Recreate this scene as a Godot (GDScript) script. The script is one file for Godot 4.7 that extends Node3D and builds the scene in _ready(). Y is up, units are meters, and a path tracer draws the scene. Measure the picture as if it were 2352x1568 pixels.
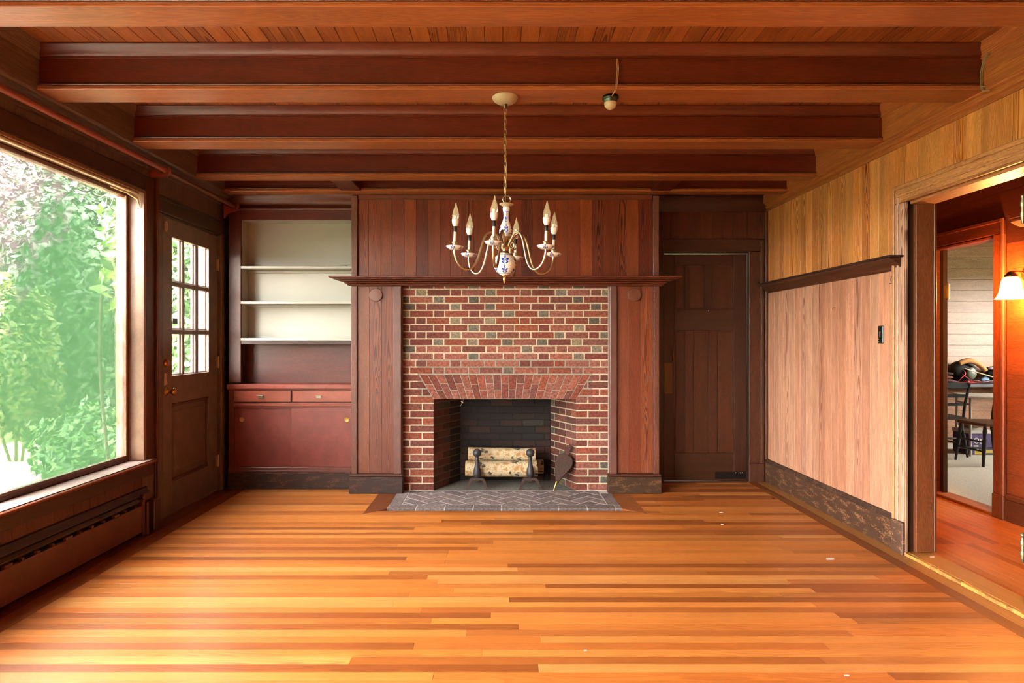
extends Node3D
# A panelled room with a brick fireplace, seen in one-point perspective.
# x right, y up; D is the distance in front of the camera (z = -D).

class MB:
	var v := PackedVector3Array()
	var n := PackedVector3Array()
	var uv := PackedVector2Array()
	var c := PackedColorArray()
	var idx := PackedInt32Array()
	func vert(p: Vector3, nn: Vector3, u: Vector2, col: Color) -> int:
		v.append(p); n.append(nn); uv.append(u); c.append(col)
		return v.size() - 1
	func tri_i(a: int, b: int, d: int) -> void:
		var f: Vector3 = (v[b] - v[a]).cross(v[d] - v[a])
		if f.dot(n[a] + n[b] + n[d]) > 0.0:
			idx.append(a); idx.append(d); idx.append(b)
		else:
			idx.append(a); idx.append(b); idx.append(d)
	func quad_i(a: int, b: int, d: int, e: int) -> void:
		tri_i(a, b, d); tri_i(a, d, e)
	func mesh() -> ArrayMesh:
		var arr := []
		arr.resize(Mesh.ARRAY_MAX)
		arr[Mesh.ARRAY_VERTEX] = v
		arr[Mesh.ARRAY_NORMAL] = n
		arr[Mesh.ARRAY_TEX_UV] = uv
		arr[Mesh.ARRAY_COLOR] = c
		arr[Mesh.ARRAY_INDEX] = idx
		var m := ArrayMesh.new()
		m.add_surface_from_arrays(Mesh.PRIMITIVE_TRIANGLES, arr)
		return m

var rng := RandomNumberGenerator.new()
var M := {}
var taken := {}

# ---------------------------------------------------------------- helpers
func C(hex: String) -> Color:
	return Color(hex).srgb_to_linear()

func vary(col: Color, a: float, warm := 0.0) -> Color:
	var k := 1.0 + rng.randf_range(-a, a)
	var w := rng.randf_range(-warm, warm)
	return Color(clampf(col.r * k, 0, 1), clampf(col.g * k * (1.0 + w), 0, 1), clampf(col.b * k * (1.0 + w * 1.6), 0, 1))

func numbered(called: String) -> String:
	if not taken.has(called):
		taken[called] = 0
		return called
	taken[called] += 1
	return "%s_%03d" % [called, taken[called]]

func thing(called: String, label: String, category: String, at := Vector3.ZERO, group := "") -> Node3D:
	var o := Node3D.new()
	o.name = numbered(called)
	add_child(o)
	o.position = at
	o.set_meta("label", label)
	o.set_meta("category", category)
	if group != "":
		o.set_meta("group", group)
	return o

func struct(called: String, label: String, category: String) -> Node3D:
	var o := thing(called, label, category)
	o.set_meta("kind", "structure")
	return o

# a part whose mesh is given in world coordinates
func part(parent: Node3D, called: String, mb: MB, mat: Material, label := "") -> MeshInstance3D:
	var o := MeshInstance3D.new()
	o.name = called
	o.mesh = mb.mesh()
	o.material_override = mat
	o.cast_shadow = GeometryInstance3D.SHADOW_CASTING_SETTING_ON
	parent.add_child(o, true)
	if parent.get_parent() == self:
		o.position = -parent.position
	if label != "":
		o.set_meta("label", label)
	return o

# a part whose mesh is given in its parent's own axes
func lpart(parent: Node3D, called: String, mb: MB, mat: Material, label := "") -> MeshInstance3D:
	var o := part(parent, called, mb, mat, label)
	o.position = Vector3.ZERO
	return o

func inst(parent: Node3D, called: String, mesh: Mesh, mat: Material, xf: Transform3D) -> MeshInstance3D:
	var o := MeshInstance3D.new()
	o.name = called
	o.mesh = mesh
	o.material_override = mat
	parent.add_child(o, true)
	o.transform = xf
	return o

# bevelled box; g = grain axis (0 x, 1 y, 2 z); mode 0 board atlas, 1 wide plank texture
func bx(mb: MB, x0: float, x1: float, y0: float, y1: float, d0: float, d1: float, col: Color, g := 0, bev := 0.0, mode := 0) -> void:
	gbox(mb, Vector3(x0, y0, -d1), Vector3(x1, y1, -d0), col, g, bev, mode, Transform3D.IDENTITY)

func gbox(mb: MB, lo: Vector3, hi: Vector3, col: Color, g: int, bev: float, mode: int, xf: Transform3D) -> void:
	var cen := (lo + hi) * 0.5
	var h := (hi - lo) * 0.5
	var length: float = hi[g] - lo[g]
	var lu := maxf(2.4, length * 1.02)
	var u0 := rng.randf() * (1.0 - length / lu)
	var v0 := float(rng.randi() % 8) / 8.0 + 0.004
	var wv := 0.8
	if mode == 1:
		wv = 0.42
		v0 = rng.randf()
	var put := func(a: int, s: Vector3, nn: Vector3) -> int:
		var p := cen
		for k in 3:
			p[k] += s[k] * (h[k] if k == a else h[k] - bev)
		var u := Vector2.ZERO
		if a == g:
			var o1 := (g + 1) % 3
			var o2 := (g + 2) % 3
			u = Vector2(u0 + (p[o1] - lo[o1]) * 0.2, v0 + (p[o2] - lo[o2]) / wv)
		else:
			var o := 3 - a - g
			u = Vector2(u0 + (p[g] - lo[g]) / lu, v0 + (p[o] - lo[o]) / wv)
		return mb.vert(xf * p, (xf.basis * nn).normalized(), u, col)
	for a in 3:
		var b := (a + 1) % 3
		var d := (a + 2) % 3
		for sa in [-1.0, 1.0]:
			var nn := Vector3.ZERO
			nn[a] = sa
			var ids := []
			for q in [[-1.0, -1.0], [1.0, -1.0], [1.0, 1.0], [-1.0, 1.0]]:
				var s := Vector3.ZERO
				s[a] = sa; s[b] = q[0]; s[d] = q[1]
				ids.append(put.call(a, s, nn))
			mb.quad_i(ids[0], ids[1], ids[2], ids[3])
	if bev <= 0.0:
		return
	for a in 3:
		var b := (a + 1) % 3
		var d := (a + 2) % 3
		for sa in [-1.0, 1.0]:
			for sb in [-1.0, 1.0]:
				var nn := Vector3.ZERO
				nn[a] = sa; nn[b] = sb
				nn = nn.normalized()
				var s0 := Vector3.ZERO
				s0[a] = sa; s0[b] = sb; s0[d] = -1.0
				var s1 := s0
				s1[d] = 1.0
				mb.quad_i(put.call(a, s0, nn), put.call(a, s1, nn), put.call(b, s1, nn), put.call(b, s0, nn))
	for sx in [-1.0, 1.0]:
		for sy in [-1.0, 1.0]:
			for sz in [-1.0, 1.0]:
				var s := Vector3(sx, sy, sz)
				mb.tri_i(put.call(0, s, s.normalized()), put.call(1, s, s.normalized()), put.call(2, s, s.normalized()))

# closed 2-D outline swept along L from l0 to l1: point = o + A*p.x + B*p.y + L*l
func ext(mb: MB, poly: Array, o: Vector3, A: Vector3, B: Vector3, L: Vector3, l0: float, l1: float, col: Color, mode := 1, smooth := false) -> void:
	var np := poly.size()
	var lu := maxf(2.4, (l1 - l0) * 1.02)
	var u0 := rng.randf() * (1.0 - (l1 - l0) / lu)
	var v0 := rng.randf() if mode == 1 else float(rng.randi() % 8) / 8.0 + 0.004
	var wv := 0.42 if mode == 1 else 0.8
	var area := 0.0
	for k in np:
		var p: Vector2 = poly[k]
		var q: Vector2 = poly[(k + 1) % np]
		area += p.x * q.y - q.x * p.y
	var sgn := 1.0 if area > 0.0 else -1.0
	var fn := []
	for k in np:
		var p: Vector2 = poly[k]
		var q: Vector2 = poly[(k + 1) % np]
		var e := (q - p).normalized()
		fn.append(Vector2(e.y, -e.x) * sgn)
	var per := 0.0
	for k in np:
		var p: Vector2 = poly[k]
		var q: Vector2 = poly[(k + 1) % np]
		var n0: Vector2 = fn[k]
		var n1: Vector2 = fn[k]
		if smooth:
			var np0: Vector2 = fn[(k + np - 1) % np]
			var np1: Vector2 = fn[(k + 1) % np]
			if n0.dot(np0) > 0.6:
				n0 = (n0 + np0).normalized()
			if n1.dot(np1) > 0.6:
				n1 = (n1 + np1).normalized()
		var w := p.distance_to(q)
		var a0 := A * n0.x + B * n0.y
		var a1 := A * n1.x + B * n1.y
		var va := v0 + per / wv
		var vb := v0 + (per + w) / wv
		var i0 := mb.vert(o + A * p.x + B * p.y + L * l0, a0, Vector2(u0, va), col)
		var i1 := mb.vert(o + A * p.x + B * p.y + L * l1, a0, Vector2(u0 + (l1 - l0) / lu, va), col)
		var i2 := mb.vert(o + A * q.x + B * q.y + L * l1, a1, Vector2(u0 + (l1 - l0) / lu, vb), col)
		var i3 := mb.vert(o + A * q.x + B * q.y + L * l0, a1, Vector2(u0, vb), col)
		mb.quad_i(i0, i1, i2, i3)
		per += w
	var pp := PackedVector2Array(poly)
	var tr := Geometry2D.triangulate_polygon(pp)
	for side in [0, 1]:
		var l: float = l0 if side == 0 else l1
		var nn: Vector3 = -L if side == 0 else L
		var ids := []
		for k in np:
			var p: Vector2 = poly[k]
			ids.append(mb.vert(o + A * p.x + B * p.y + L * l, nn, Vector2(u0 + p.x * 0.3, v0 + p.y / wv), col))
		for t in range(0, tr.size(), 3):
			mb.tri_i(ids[tr[t]], ids[tr[t + 1]], ids[tr[t + 2]])

# convex outline in the frame's xy plane, from t0 up to t1 along its z, front edge bevelled
func slab(mb: MB, poly: PackedVector2Array, fr: Transform3D, t0: float, t1: float, bev: float, col: Color, us := 3.0) -> void:
	var np := poly.size()
	var area := 0.0
	for k in np:
		area += poly[k].x * poly[(k + 1) % np].y - poly[(k + 1) % np].x * poly[k].y
	var pl := poly.duplicate()
	if area < 0.0:
		pl.reverse()
	var inn := PackedVector2Array()
	for k in np:
		var a := pl[(k + np - 1) % np]
		var b := pl[k]
		var d := pl[(k + 1) % np]
		var e0 := (b - a).normalized()
		var e1 := (d - b).normalized()
		var n0 := Vector2(-e0.y, e0.x)
		var n1 := Vector2(-e1.y, e1.x)
		var bis := (n0 + n1)
		bis = bis / maxf(0.3, bis.length_squared()) * 2.0
		inn.append(b + bis * bev)
	var nz := fr.basis.z.normalized()
	var uo := Vector2(rng.randf(), rng.randf())
	var ids := []
	for k in np:
		ids.append(mb.vert(fr * Vector3(inn[k].x, inn[k].y, t1), nz, uo + inn[k] * us, col))
	for k in range(1, np - 1):
		mb.tri_i(ids[0], ids[k], ids[k + 1])
	for k in np:
		var q := (k + 1) % np
		var e := (pl[q] - pl[k]).normalized()
		var no := (fr.basis * Vector3(e.y, -e.x, 0)).normalized()
		var nb := (no + nz).normalized()
		mb.quad_i(mb.vert(fr * Vector3(inn[k].x, inn[k].y, t1), nb, uo + inn[k] * us, col), mb.vert(fr * Vector3(inn[q].x, inn[q].y, t1), nb, uo + inn[q] * us, col), mb.vert(fr * Vector3(pl[q].x, pl[q].y, t1 - bev), nb, uo + pl[q] * us, col), mb.vert(fr * Vector3(pl[k].x, pl[k].y, t1 - bev), nb, uo + pl[k] * us, col))
		mb.quad_i(mb.vert(fr * Vector3(pl[k].x, pl[k].y, t1 - bev), no, uo + pl[k] * us, col), mb.vert(fr * Vector3(pl[q].x, pl[q].y, t1 - bev), no, uo + pl[q] * us, col), mb.vert(fr * Vector3(pl[q].x, pl[q].y, t0), no, uo + pl[q] * us, col), mb.vert(fr * Vector3(pl[k].x, pl[k].y, t0), no, uo + pl[k] * us, col))

# profile of Vector2(radius, height) turned about the frame's y axis
func lathe(mb: MB, prof: Array, segs: int, xf: Transform3D, col: Color) -> void:
	var np := prof.size()
	var tot := 0.0
	for k in np - 1:
		tot += prof[k].distance_to(prof[k + 1])
	var run := 0.0
	var base := mb.v.size()
	for k in np:
		var a: Vector2 = prof[maxi(k - 1, 0)]
		var b: Vector2 = prof[mini(k + 1, np - 1)]
		var t := (b - a)
		if t.length() < 1e-7:
			t = Vector2(0, 1)
		t = t.normalized()
		var nr := Vector2(t.y, -t.x)
		if k > 0:
			run += prof[k].distance_to(prof[k - 1])
		for s in segs + 1:
			var an := TAU * s / segs
			var cs := Vector3(cos(an), 0, sin(an))
			mb.vert(xf * (cs * prof[k].x + Vector3.UP * prof[k].y), (xf.basis * (cs * nr.x + Vector3.UP * nr.y)).normalized(), Vector2(float(s) / segs, run / maxf(tot, 1e-6)), col)
	for k in np - 1:
		for s in segs:
			var i := base + k * (segs + 1) + s
			mb.quad_i(i, i + 1, i + segs + 2, i + segs + 1)

func ball(mb: MB, cen: Vector3, r: Vector3, col: Color, segs := 16, rings := 10, basis := Basis.IDENTITY) -> void:
	var prof := []
	for k in rings + 1:
		var a := PI * k / rings - PI / 2
		prof.append(Vector2(maxf(cos(a), 0.0005), sin(a)))
	lathe(mb, prof, segs, Transform3D(basis * Basis.from_scale(r), cen), col)

func tube(mb: MB, pts: Array, rad: Variant, segs: int, col: Color, closed := false) -> void:
	var np := pts.size()
	var base := mb.v.size()
	var side := Vector3.ZERO
	var run := 0.0
	for k in np:
		var a: Vector3 = pts[(k - 1 + np) % np] if closed else pts[maxi(k - 1, 0)]
		var b: Vector3 = pts[(k + 1) % np] if closed else pts[mini(k + 1, np - 1)]
		var t := (b - a).normalized()
		if side == Vector3.ZERO:
			side = t.cross(Vector3.UP)
			if side.length() < 0.1:
				side = t.cross(Vector3.RIGHT)
		side = (side - t * side.dot(t)).normalized()
		var up := side.cross(t).normalized()
		var r: float = rad[k] if rad is Array else rad
		if k > 0:
			run += pts[k].distance_to(pts[k - 1])
		for s in segs + 1:
			var an := TAU * s / segs
			var d := side * cos(an) + up * sin(an)
			mb.vert(pts[k] + d * r, d, Vector2(run * 2.0, float(s) / segs), col)
	var last := np if closed else np - 1
	for k in last:
		var k2 := (k + 1) % np
		for s in segs:
			mb.quad_i(base + k * (segs + 1) + s, base + k * (segs + 1) + s + 1, base + k2 * (segs + 1) + s + 1, base + k2 * (segs + 1) + s)
	if not closed:
		for e in [0, np - 1]:
			var nn: Vector3 = (pts[0] - pts[1]).normalized() if e == 0 else (pts[np - 1] - pts[np - 2]).normalized()
			var r: float = rad[e] if rad is Array else rad
			if r < 0.0008:
				continue
			var ci := mb.vert(pts[e], nn, Vector2.ZERO, col)
			var ids := []
			for s in segs:
				ids.append(mb.vert(mb.v[base + e * (segs + 1) + s], nn, Vector2.ZERO, col))
			for s in segs:
				mb.tri_i(ci, ids[s], ids[(s + 1) % segs])

func spline(ctrl: Array, per: int) -> Array:
	var out := []
	var np := ctrl.size()
	for k in np - 1:
		for s in per:
			var t := float(s) / per
			out.append(ctrl[k].cubic_interpolate(ctrl[k + 1], ctrl[maxi(k - 1, 0)], ctrl[mini(k + 2, np - 1)], t))
	out.append(ctrl[np - 1])
	return out

# ---------------------------------------------------------------- textures
func grain_image(w: int, h: int, strips: int, strip_m: float, amp: float, bleached: float, sd: int) -> Image:
	var img := Image.create(w, h, false, Image.FORMAT_RGB8)
	var f1 := FastNoiseLite.new()
	f1.seed = sd
	f1.noise_type = FastNoiseLite.TYPE_SIMPLEX_SMOOTH
	f1.frequency = 1.0
	f1.fractal_type = FastNoiseLite.FRACTAL_NONE
	var sh := h / strips
	var r := RandomNumberGenerator.new()
	r.seed = sd
	for s in strips:
		var flat := (s % 3 == 1)
		var yc := r.randf_range(-0.02, 0.02) if flat else r.randf_range(0.06, 0.12) * (1.0 if r.randf() < 0.5 else -1.0)
		var d0 := r.randf_range(-0.05, 0.02)
		var slope := r.randf_range(0.02, 0.045) * (1.0 if r.randf() < 0.5 else -1.0)
		var freq := r.randf_range(110.0, 170.0)
		if not flat:
			freq = r.randf_range(190.0, 320.0)
		var a := amp * r.randf_range(0.7, 1.2) * (1.25 if flat else 0.7)
		for py in sh:
			var y := (float(py) / sh - 0.5) * strip_m
			for px in w:
				var x := 2.4 * px / w
				var n1 := f1.get_noise_2d(x * 1.1, s * 9.7 + y * 6.0)
				var n2 := f1.get_noise_2d(x * 4.5 + 31.0, y * 45.0 + s * 5.0)
				var dd := d0 + slope * x + n1 * 0.02
				var yy := y - yc + n1 * 0.012 + n2 * 0.0025
				var rr := sqrt(yy * yy * 1.0 + dd * dd * (0.5 if flat else 0.05)) * freq
				var t := rr - floorf(rr)
				var late := smoothstep(0.35, 0.86, t) * (1.0 - smoothstep(0.88, 1.0, t))
				var fib := f1.get_noise_2d(x * 9.0 + 7.0, y * 700.0 + s * 50.0)
				var blot := f1.get_noise_2d(x * 2.3 + 90.0, y * 16.0 + s * 3.0)
				var k := late * a
				var b := 0.90 + fib * 0.07 + blot * (0.06 if amp > 0.3 else 0.03)
				var cr := b * (1.0 - 0.52 * k)
				var cg := b * (1.0 - 0.72 * k)
				var cb := b * (1.0 - 0.74 * k)
				if bleached > 0.0:
					var st := f1.get_noise_2d(x * 5.0 + 200.0, y * 260.0 + s * 20.0) + 0.6 * f1.get_noise_2d(x * 2.0 + 300.0, y * 30.0)
					var wv := smoothstep(0.15, 0.75, st) * bleached
					cr = lerpf(cr, 1.0, wv); cg = lerpf(cg, 1.0, wv); cb = lerpf(cb, 1.0, wv)
				img.set_pixel(px, s * sh + py, Color(clampf(cr, 0, 1), clampf(cg, 0, 1), clampf(cb, 0, 1)))
	return img

func noise_image(w: int, sd: int, freq: float, f: Callable) -> Image:
	var img := Image.create(w, w, false, Image.FORMAT_RGBA8)
	var nz := FastNoiseLite.new()
	nz.seed = sd
	nz.noise_type = FastNoiseLite.TYPE_SIMPLEX_SMOOTH
	nz.frequency = freq / w
	nz.fractal_type = FastNoiseLite.FRACTAL_FBM
	nz.fractal_octaves = 4
	var nf := FastNoiseLite.new()
	nf.seed = sd + 5
	nf.noise_type = FastNoiseLite.TYPE_SIMPLEX_SMOOTH
	nf.frequency = freq * 7.0 / w
	nf.fractal_type = FastNoiseLite.FRACTAL_NONE
	var i0 := nz.get_seamless_image(w, w)
	var i1 := nf.get_seamless_image(w, w)
	for y in w:
		for x in w:
			var n0 := (i0.get_pixel(x, y).r - 0.5) * 1.3
			var n1 := (i1.get_pixel(x, y).r - 0.5) * 2.0
			img.set_pixel(x, y, f.call(n0, n1, float(x) / w, float(y) / w))
	return img

func tex(img: Image) -> ImageTexture:
	img.generate_mipmaps()
	return ImageTexture.create_from_image(img)

func mat(rough: float, t: Texture2D = null, col := Color.WHITE, vc := true) -> StandardMaterial3D:
	var m := StandardMaterial3D.new()
	m.albedo_color = col
	m.roughness = rough
	m.vertex_color_use_as_albedo = vc
	if t:
		m.albedo_texture = t
	return m

func tri(m: StandardMaterial3D, s: float) -> StandardMaterial3D:
	m.uv1_triplanar = true
	m.uv1_scale = Vector3(s, s, s)
	return m

func make_materials() -> void:
	var t_board := tex(grain_image(1024, 512, 8, 0.1, 0.75, 0.0, 11))
	var t_wide := tex(grain_image(1024, 256, 1, 0.42, 0.8, 0.0, 28))
	var t_worn := tex(grain_image(1024, 512, 8, 0.1, 0.6, 0.75, 47))
	var t_floor := tex(grain_image(1024, 512, 8, 0.1, 0.20, 0.0, 63))
	M.board = mat(0.42, t_board)
	M.wide = mat(0.42, t_wide)
	M.worn = mat(0.55, t_worn)
	M.beam = mat(0.36, t_wide)
	# floor: varnish with scuffed, duller patches
	M.floor = mat(0.30, t_floor)
	var t_rough := tex(noise_image(256, 5, 9.0, func(a, b, _x, _y): return Color.from_hsv(0, 0, clampf(0.88 + a * 0.16 + b * 0.05, 0.2, 1.0))))
	M.floor.roughness_texture = t_rough
	M.floor.roughness = 0.40
	M.floor.metallic_specular = 0.5
	# painted, softly grained boards
	var t_paint := tex(noise_image(256, 17, 5.0, func(a, b, _x, _y): return Color.from_hsv(0, 0, clampf(0.92 + a * 0.12 + b * 0.03, 0, 1))))
	M.paint = tri(mat(0.5, t_paint), 1.3)
	M.satin = tri(mat(0.34, t_paint), 1.3)
	M.gloss = tri(mat(0.2, t_paint), 1.3)
	M.carpet = tri(mat(0.95, tex(noise_image(256, 21, 14.0, func(a, b, _x, _y): return Color.from_hsv(0, 0, clampf(0.85 + a * 0.1 + b * 0.25, 0, 1))))), 3.0)
	# scuffed skirting: dark stain rubbed through in specks and scratches
	var t_scuff := tex(noise_image(512, 33, 10.0, func(a, b, _x, _y):
		var k: float = smoothstep(0.05, 0.45, a + b * 0.4)
		return Color(0.55, 0.5, 0.47).lerp(Color(1.0, 0.96, 0.86), k)))
	M.scuff = tri(mat(0.55, t_scuff), 1.1)
	M.scuff.uv1_scale = Vector3(0.7, 2.2, 0.7)
	# brick
	var f_brick := func(a, b, _x, _y):
		var pit: float = smoothstep(0.42, 0.62, b)
		var v: float = clampf(0.86 + a * 0.32 + b * 0.10 - pit * 0.45, 0.0, 1.0)
		return Color(v, v, v)
	var i_brick := noise_image(512, 41, 12.0, f_brick)
	M.brick = tri(mat(0.85, tex(i_brick)), 3.2)
	var i_bn: Image = i_brick.duplicate()
	i_bn.clear_mipmaps()
	i_bn.bump_map_to_normal_map(3.0)
	M.brick.normal_enabled = true
	M.brick.normal_texture = tex(i_bn)
	M.brick.normal_scale = 0.7
	var t_mortar := tex(noise_image(256, 43, 16.0, func(a, b, _x, _y): return Color.from_hsv(0, 0, clampf(0.88 + a * 0.2 + b * 0.12, 0, 1))))
	M.mortar = tri(mat(0.95, t_mortar), 4.0)
	M.ash = tri(mat(0.9, t_mortar), 2.0)
	# birch bark
	var t_birch := tex(noise_image(512, 71, 5.0, func(a, b, x, y):
		var tan_k: float = smoothstep(0.05, 0.4, a)
		var col: Color = Color(0.74, 0.68, 0.55).lerp(Color(0.62, 0.42, 0.22), tan_k * 0.8)
		var dk: float = smoothstep(0.33, 0.40, -a + 0.08 * b)
		col = col.lerp(Color(0.25, 0.24, 0.21), dk)
		var fl: float = smoothstep(0.55, 0.7, b)
		return col.lerp(Color(0.45, 0.3, 0.16), fl * 0.7)))
	M.birch = mat(0.8, t_birch)
	M.white = mat(0.45)
	# metals, glass, porcelain
	M.brass = mat(0.28); M.brass.metallic = 1.0
	M.dull_brass = mat(0.42); M.dull_brass.metallic = 0.9
	M.steel = mat(0.35); M.steel.metallic = 0.9
	M.iron = tri(mat(0.5, t_mortar), 6.0); M.iron.metallic = 0.35
	M.plastic = mat(0.3)
	M.matte = mat(0.85)
	M.porcelain = mat(0.12, tex(delft_image()))
	M.leather = tri(mat(0.7, t_scuff), 5.0)
	M.pane = mat(0.02, null, Color(0.9, 0.95, 0.93, 0.06), false)
	M.pane.transparency = BaseMaterial3D.TRANSPARENCY_ALPHA
	M.bulb = mat(0.03, null, Color(1.0, 0.93, 0.74, 0.22), false)
	M.bulb.transparency = BaseMaterial3D.TRANSPARENCY_ALPHA
	M.film = mat(0.35, tex(film_image()), Color.WHITE, false)
	M.film.transparency = BaseMaterial3D.TRANSPARENCY_ALPHA
	M.film.backlight_enabled = true
	M.film.backlight = Color(0.9, 0.9, 0.9)
	M.shade = mat(0.3, null, Color(1.0, 0.86, 0.62), false)
	M.shade.emission_enabled = true
	M.shade.emission = Color(1.0, 0.80, 0.52)
	M.shade.emission_energy_multiplier = 9.0
	M.leaf = mat(0.5, null, Color(0.8, 0.8, 0.8))
	M.leaf.backlight_enabled = true
	M.leaf.backlight = Color(0.35, 0.35, 0.25)
	M.bark = mat(0.9)
	M.ground = tri(mat(0.95, t_mortar), 0.6)

# blue flowers painted on white glaze
func delft_image() -> Image:
	var w := 512
	var h := 256
	var img := Image.create(w, h, false, Image.FORMAT_RGB8)
	img.fill(Color(0.93, 0.92, 0.86))
	var blue := Color(0.10, 0.20, 0.58)
	var pale := Color(0.45, 0.56, 0.78)
	for y in h:
		for x in w:
			var cell := fposmod(float(x) / w * 5.0, 1.0) - 0.5
			var vy := float(y) / h
			var col := Color(0.93, 0.92, 0.86)
			if (vy > 0.135 and vy < 0.165) or (vy > 0.86 and vy < 0.89):
				col = pale
			# two sprays of petals, one above the other
			for fl in [[0.40, 0.25], [0.74, 0.22]]:
				var dx: float = cell * 1.15
				var dy: float = (vy - fl[0]) * 1.0
				var rr := sqrt(dx * dx * 0.55 + dy * dy)
				var an := atan2(dx * 0.75, -dy)
				var petal: float = fl[1] * (0.62 + 0.38 * cos(an * 5.0))
				if absf(an) < 1.75 and rr < petal and rr > 0.015:
					col = blue if rr > petal * 0.45 else pale
				if absf(dx) < 0.018 and dy > 0.0 and dy < 0.16:
					col = blue
				var lx: float = absf(dx) - 0.16
				var ly: float = dy - 0.10 + absf(dx) * 0.25
				if lx * lx * 0.5 + ly * ly * 6.0 < 0.006:
					col = blue
			var sp := sin(cell * 40.0) * sin(vy * 70.0)
			if absf(cell) > 0.42 and sp > 0.75:
				col = pale
			img.set_pixel(x, y, col)
	return img

# mineral film left between the panes of the old insulated glass, wiped in arcs
func film_image() -> Image:
	var w := 512
	var img := Image.create(w, w, false, Image.FORMAT_RGBA8)
	var nz := FastNoiseLite.new()
	nz.seed = 91
	nz.frequency = 0.012
	nz.fractal_octaves = 4
	for y in w:
		for x in w:
			var u := float(x) / w
			var t := float(y) / w
			var n0 := nz.get_noise_2d(x * 0.6, y * 0.35)
			var n1 := nz.get_noise_2d(x * 2.2 + 300.0, y * 2.2)
			# the main deposit: a tall tongue of greenish bloom with a wiped right edge
			var ex := (u - 0.70) / 0.30
			var ey := (t - 0.72) / 0.66
			var tongue := smoothstep(1.12, 0.86, sqrt(ex * ex + ey * ey) + n1 * 0.10)
			var a := 0.26 + n0 * 0.10 + tongue * 0.56
			for arc in [[0.62, 0.60, 0.285, 0.50], [0.56, 0.66, 0.20, 0.36], [0.46, 0.64, 0.13, 0.46]]:
				var dx: float = (u - arc[0]) / arc[2]
				var dy: float = (t - arc[1]) / arc[3]
				var rr := sqrt(dx * dx + dy * dy)
				a += smoothstep(1.015, 0.985, rr) * 0.075
			var st := nz.get_noise_2d(x * 0.25 + 500.0, y * 6.0)
			a += maxf(0.0, st - 0.25) * 0.16
			var low := nz.get_noise_2d(x * 3.0, y * 3.0 + 900.0)
			if t > 0.82 + low * 0.1:
				a += maxf(0.0, low + 0.15) * 0.3
			# a greyer, drier crust towards the upper left
			var crust := smoothstep(0.15, 0.55, (0.62 - u) * 1.2 + (0.42 - t) * 1.1 + n1 * 0.35)
			a = lerpf(a, 0.58 + n1 * 0.3, crust)
			var col := Color(0.13, 0.22, 0.14).lerp(Color(0.25, 0.215, 0.23), crust)
			col = col.lerp(Color(0.30, 0.35, 0.34), clampf(maxf(0.0, low - 0.35) * 1.5, 0.0, 0.5) * smoothstep(0.8, 0.95, t))
			col.a = clampf(a, 0.05, 0.9)
			img.set_pixel(x, y, col)
	return img

# ---------------------------------------------------------------- palette
var RED := Color("7e3a1c").srgb_to_linear()
var DEEP := Color("552a1a").srgb_to_linear()
var POST := Color("85594a").srgb_to_linear()
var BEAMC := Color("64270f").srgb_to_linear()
var GOLD := Color("eea45a").srgb_to_linear()
var WORN := Color("c99476").srgb_to_linear()
var LEFTC := Color("857064").srgb_to_linear()
var CAB := Color("863f30").srgb_to_linear()
var DARK := Color("4c2a17").srgb_to_linear()

const SOF := 2.46    # underside of the beams
const CEIL := 2.67
const XL := -2.35    # left wall
const XR := 2.385    # right wall
const YX := Vector3(0, 0, -1)

func _ready() -> void:
	rng.seed = 20240
	setup()
	make_materials()
	floor_and_ceiling()
	beams()
	left_wall()
	picture_window()
	glazed_door()
	right_wall()
	back_wall()
	chimney()
	brickwork()
	bookcase()
	back_door()
	hall()
	far_room()
	outdoors()
	heater()
	curtain_rods()
	plate_rail()
	chandelier()
	small_lamp()
	fire_tools()
	small_things()

func setup() -> void:
	var cam := Camera3D.new()
	cam.name = "camera"
	add_child(cam)
	cam.position = Vector3(0, 1.25, 0)
	cam.projection = Camera3D.PROJECTION_FRUSTUM
	cam.near = 0.05
	cam.far = 200.0
	cam.size = 2.0 * 0.05 * 784.0 / 1450.0
	cam.frustum_offset = Vector2(0.05 * 30.0 / 1450.0, -0.05 * 1.0 / 1450.0)
	cam.current = true
	var we := WorldEnvironment.new()
	var e := Environment.new()
	e.background_mode = Environment.BG_SKY
	var sm := ProceduralSkyMaterial.new()
	sm.sky_top_color = Color(0.88, 0.87, 0.85)
	sm.sky_horizon_color = Color(1.0, 0.97, 0.91)
	sm.ground_horizon_color = Color(0.55, 0.56, 0.5)
	sm.ground_bottom_color = Color(0.4, 0.4, 0.34)
	sm.sky_energy_multiplier = 9.0
	sm.ground_energy_multiplier = 4.0
	var sky := Sky.new()
	sky.sky_material = sm
	e.sky = sky
	e.tonemap_mode = Environment.TONE_MAPPER_LINEAR
	e.tonemap_exposure = 0.55
	e.sdfgi_enabled = true
	e.ssao_enabled = true
	e.ssil_enabled = true
	we.environment = e
	add_child(we)
	var sun := DirectionalLight3D.new()
	sun.name = "sun"
	sun.light_color = Color(1.0, 0.95, 0.86)
	sun.light_energy = 9.5
	sun.light_angular_distance = 0.6
	sun.shadow_enabled = true
	add_child(sun)
	sun.look_at_from_position(Vector3.ZERO, Vector3(-0.17, -0.97, 0.12), Vector3.UP)

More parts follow.
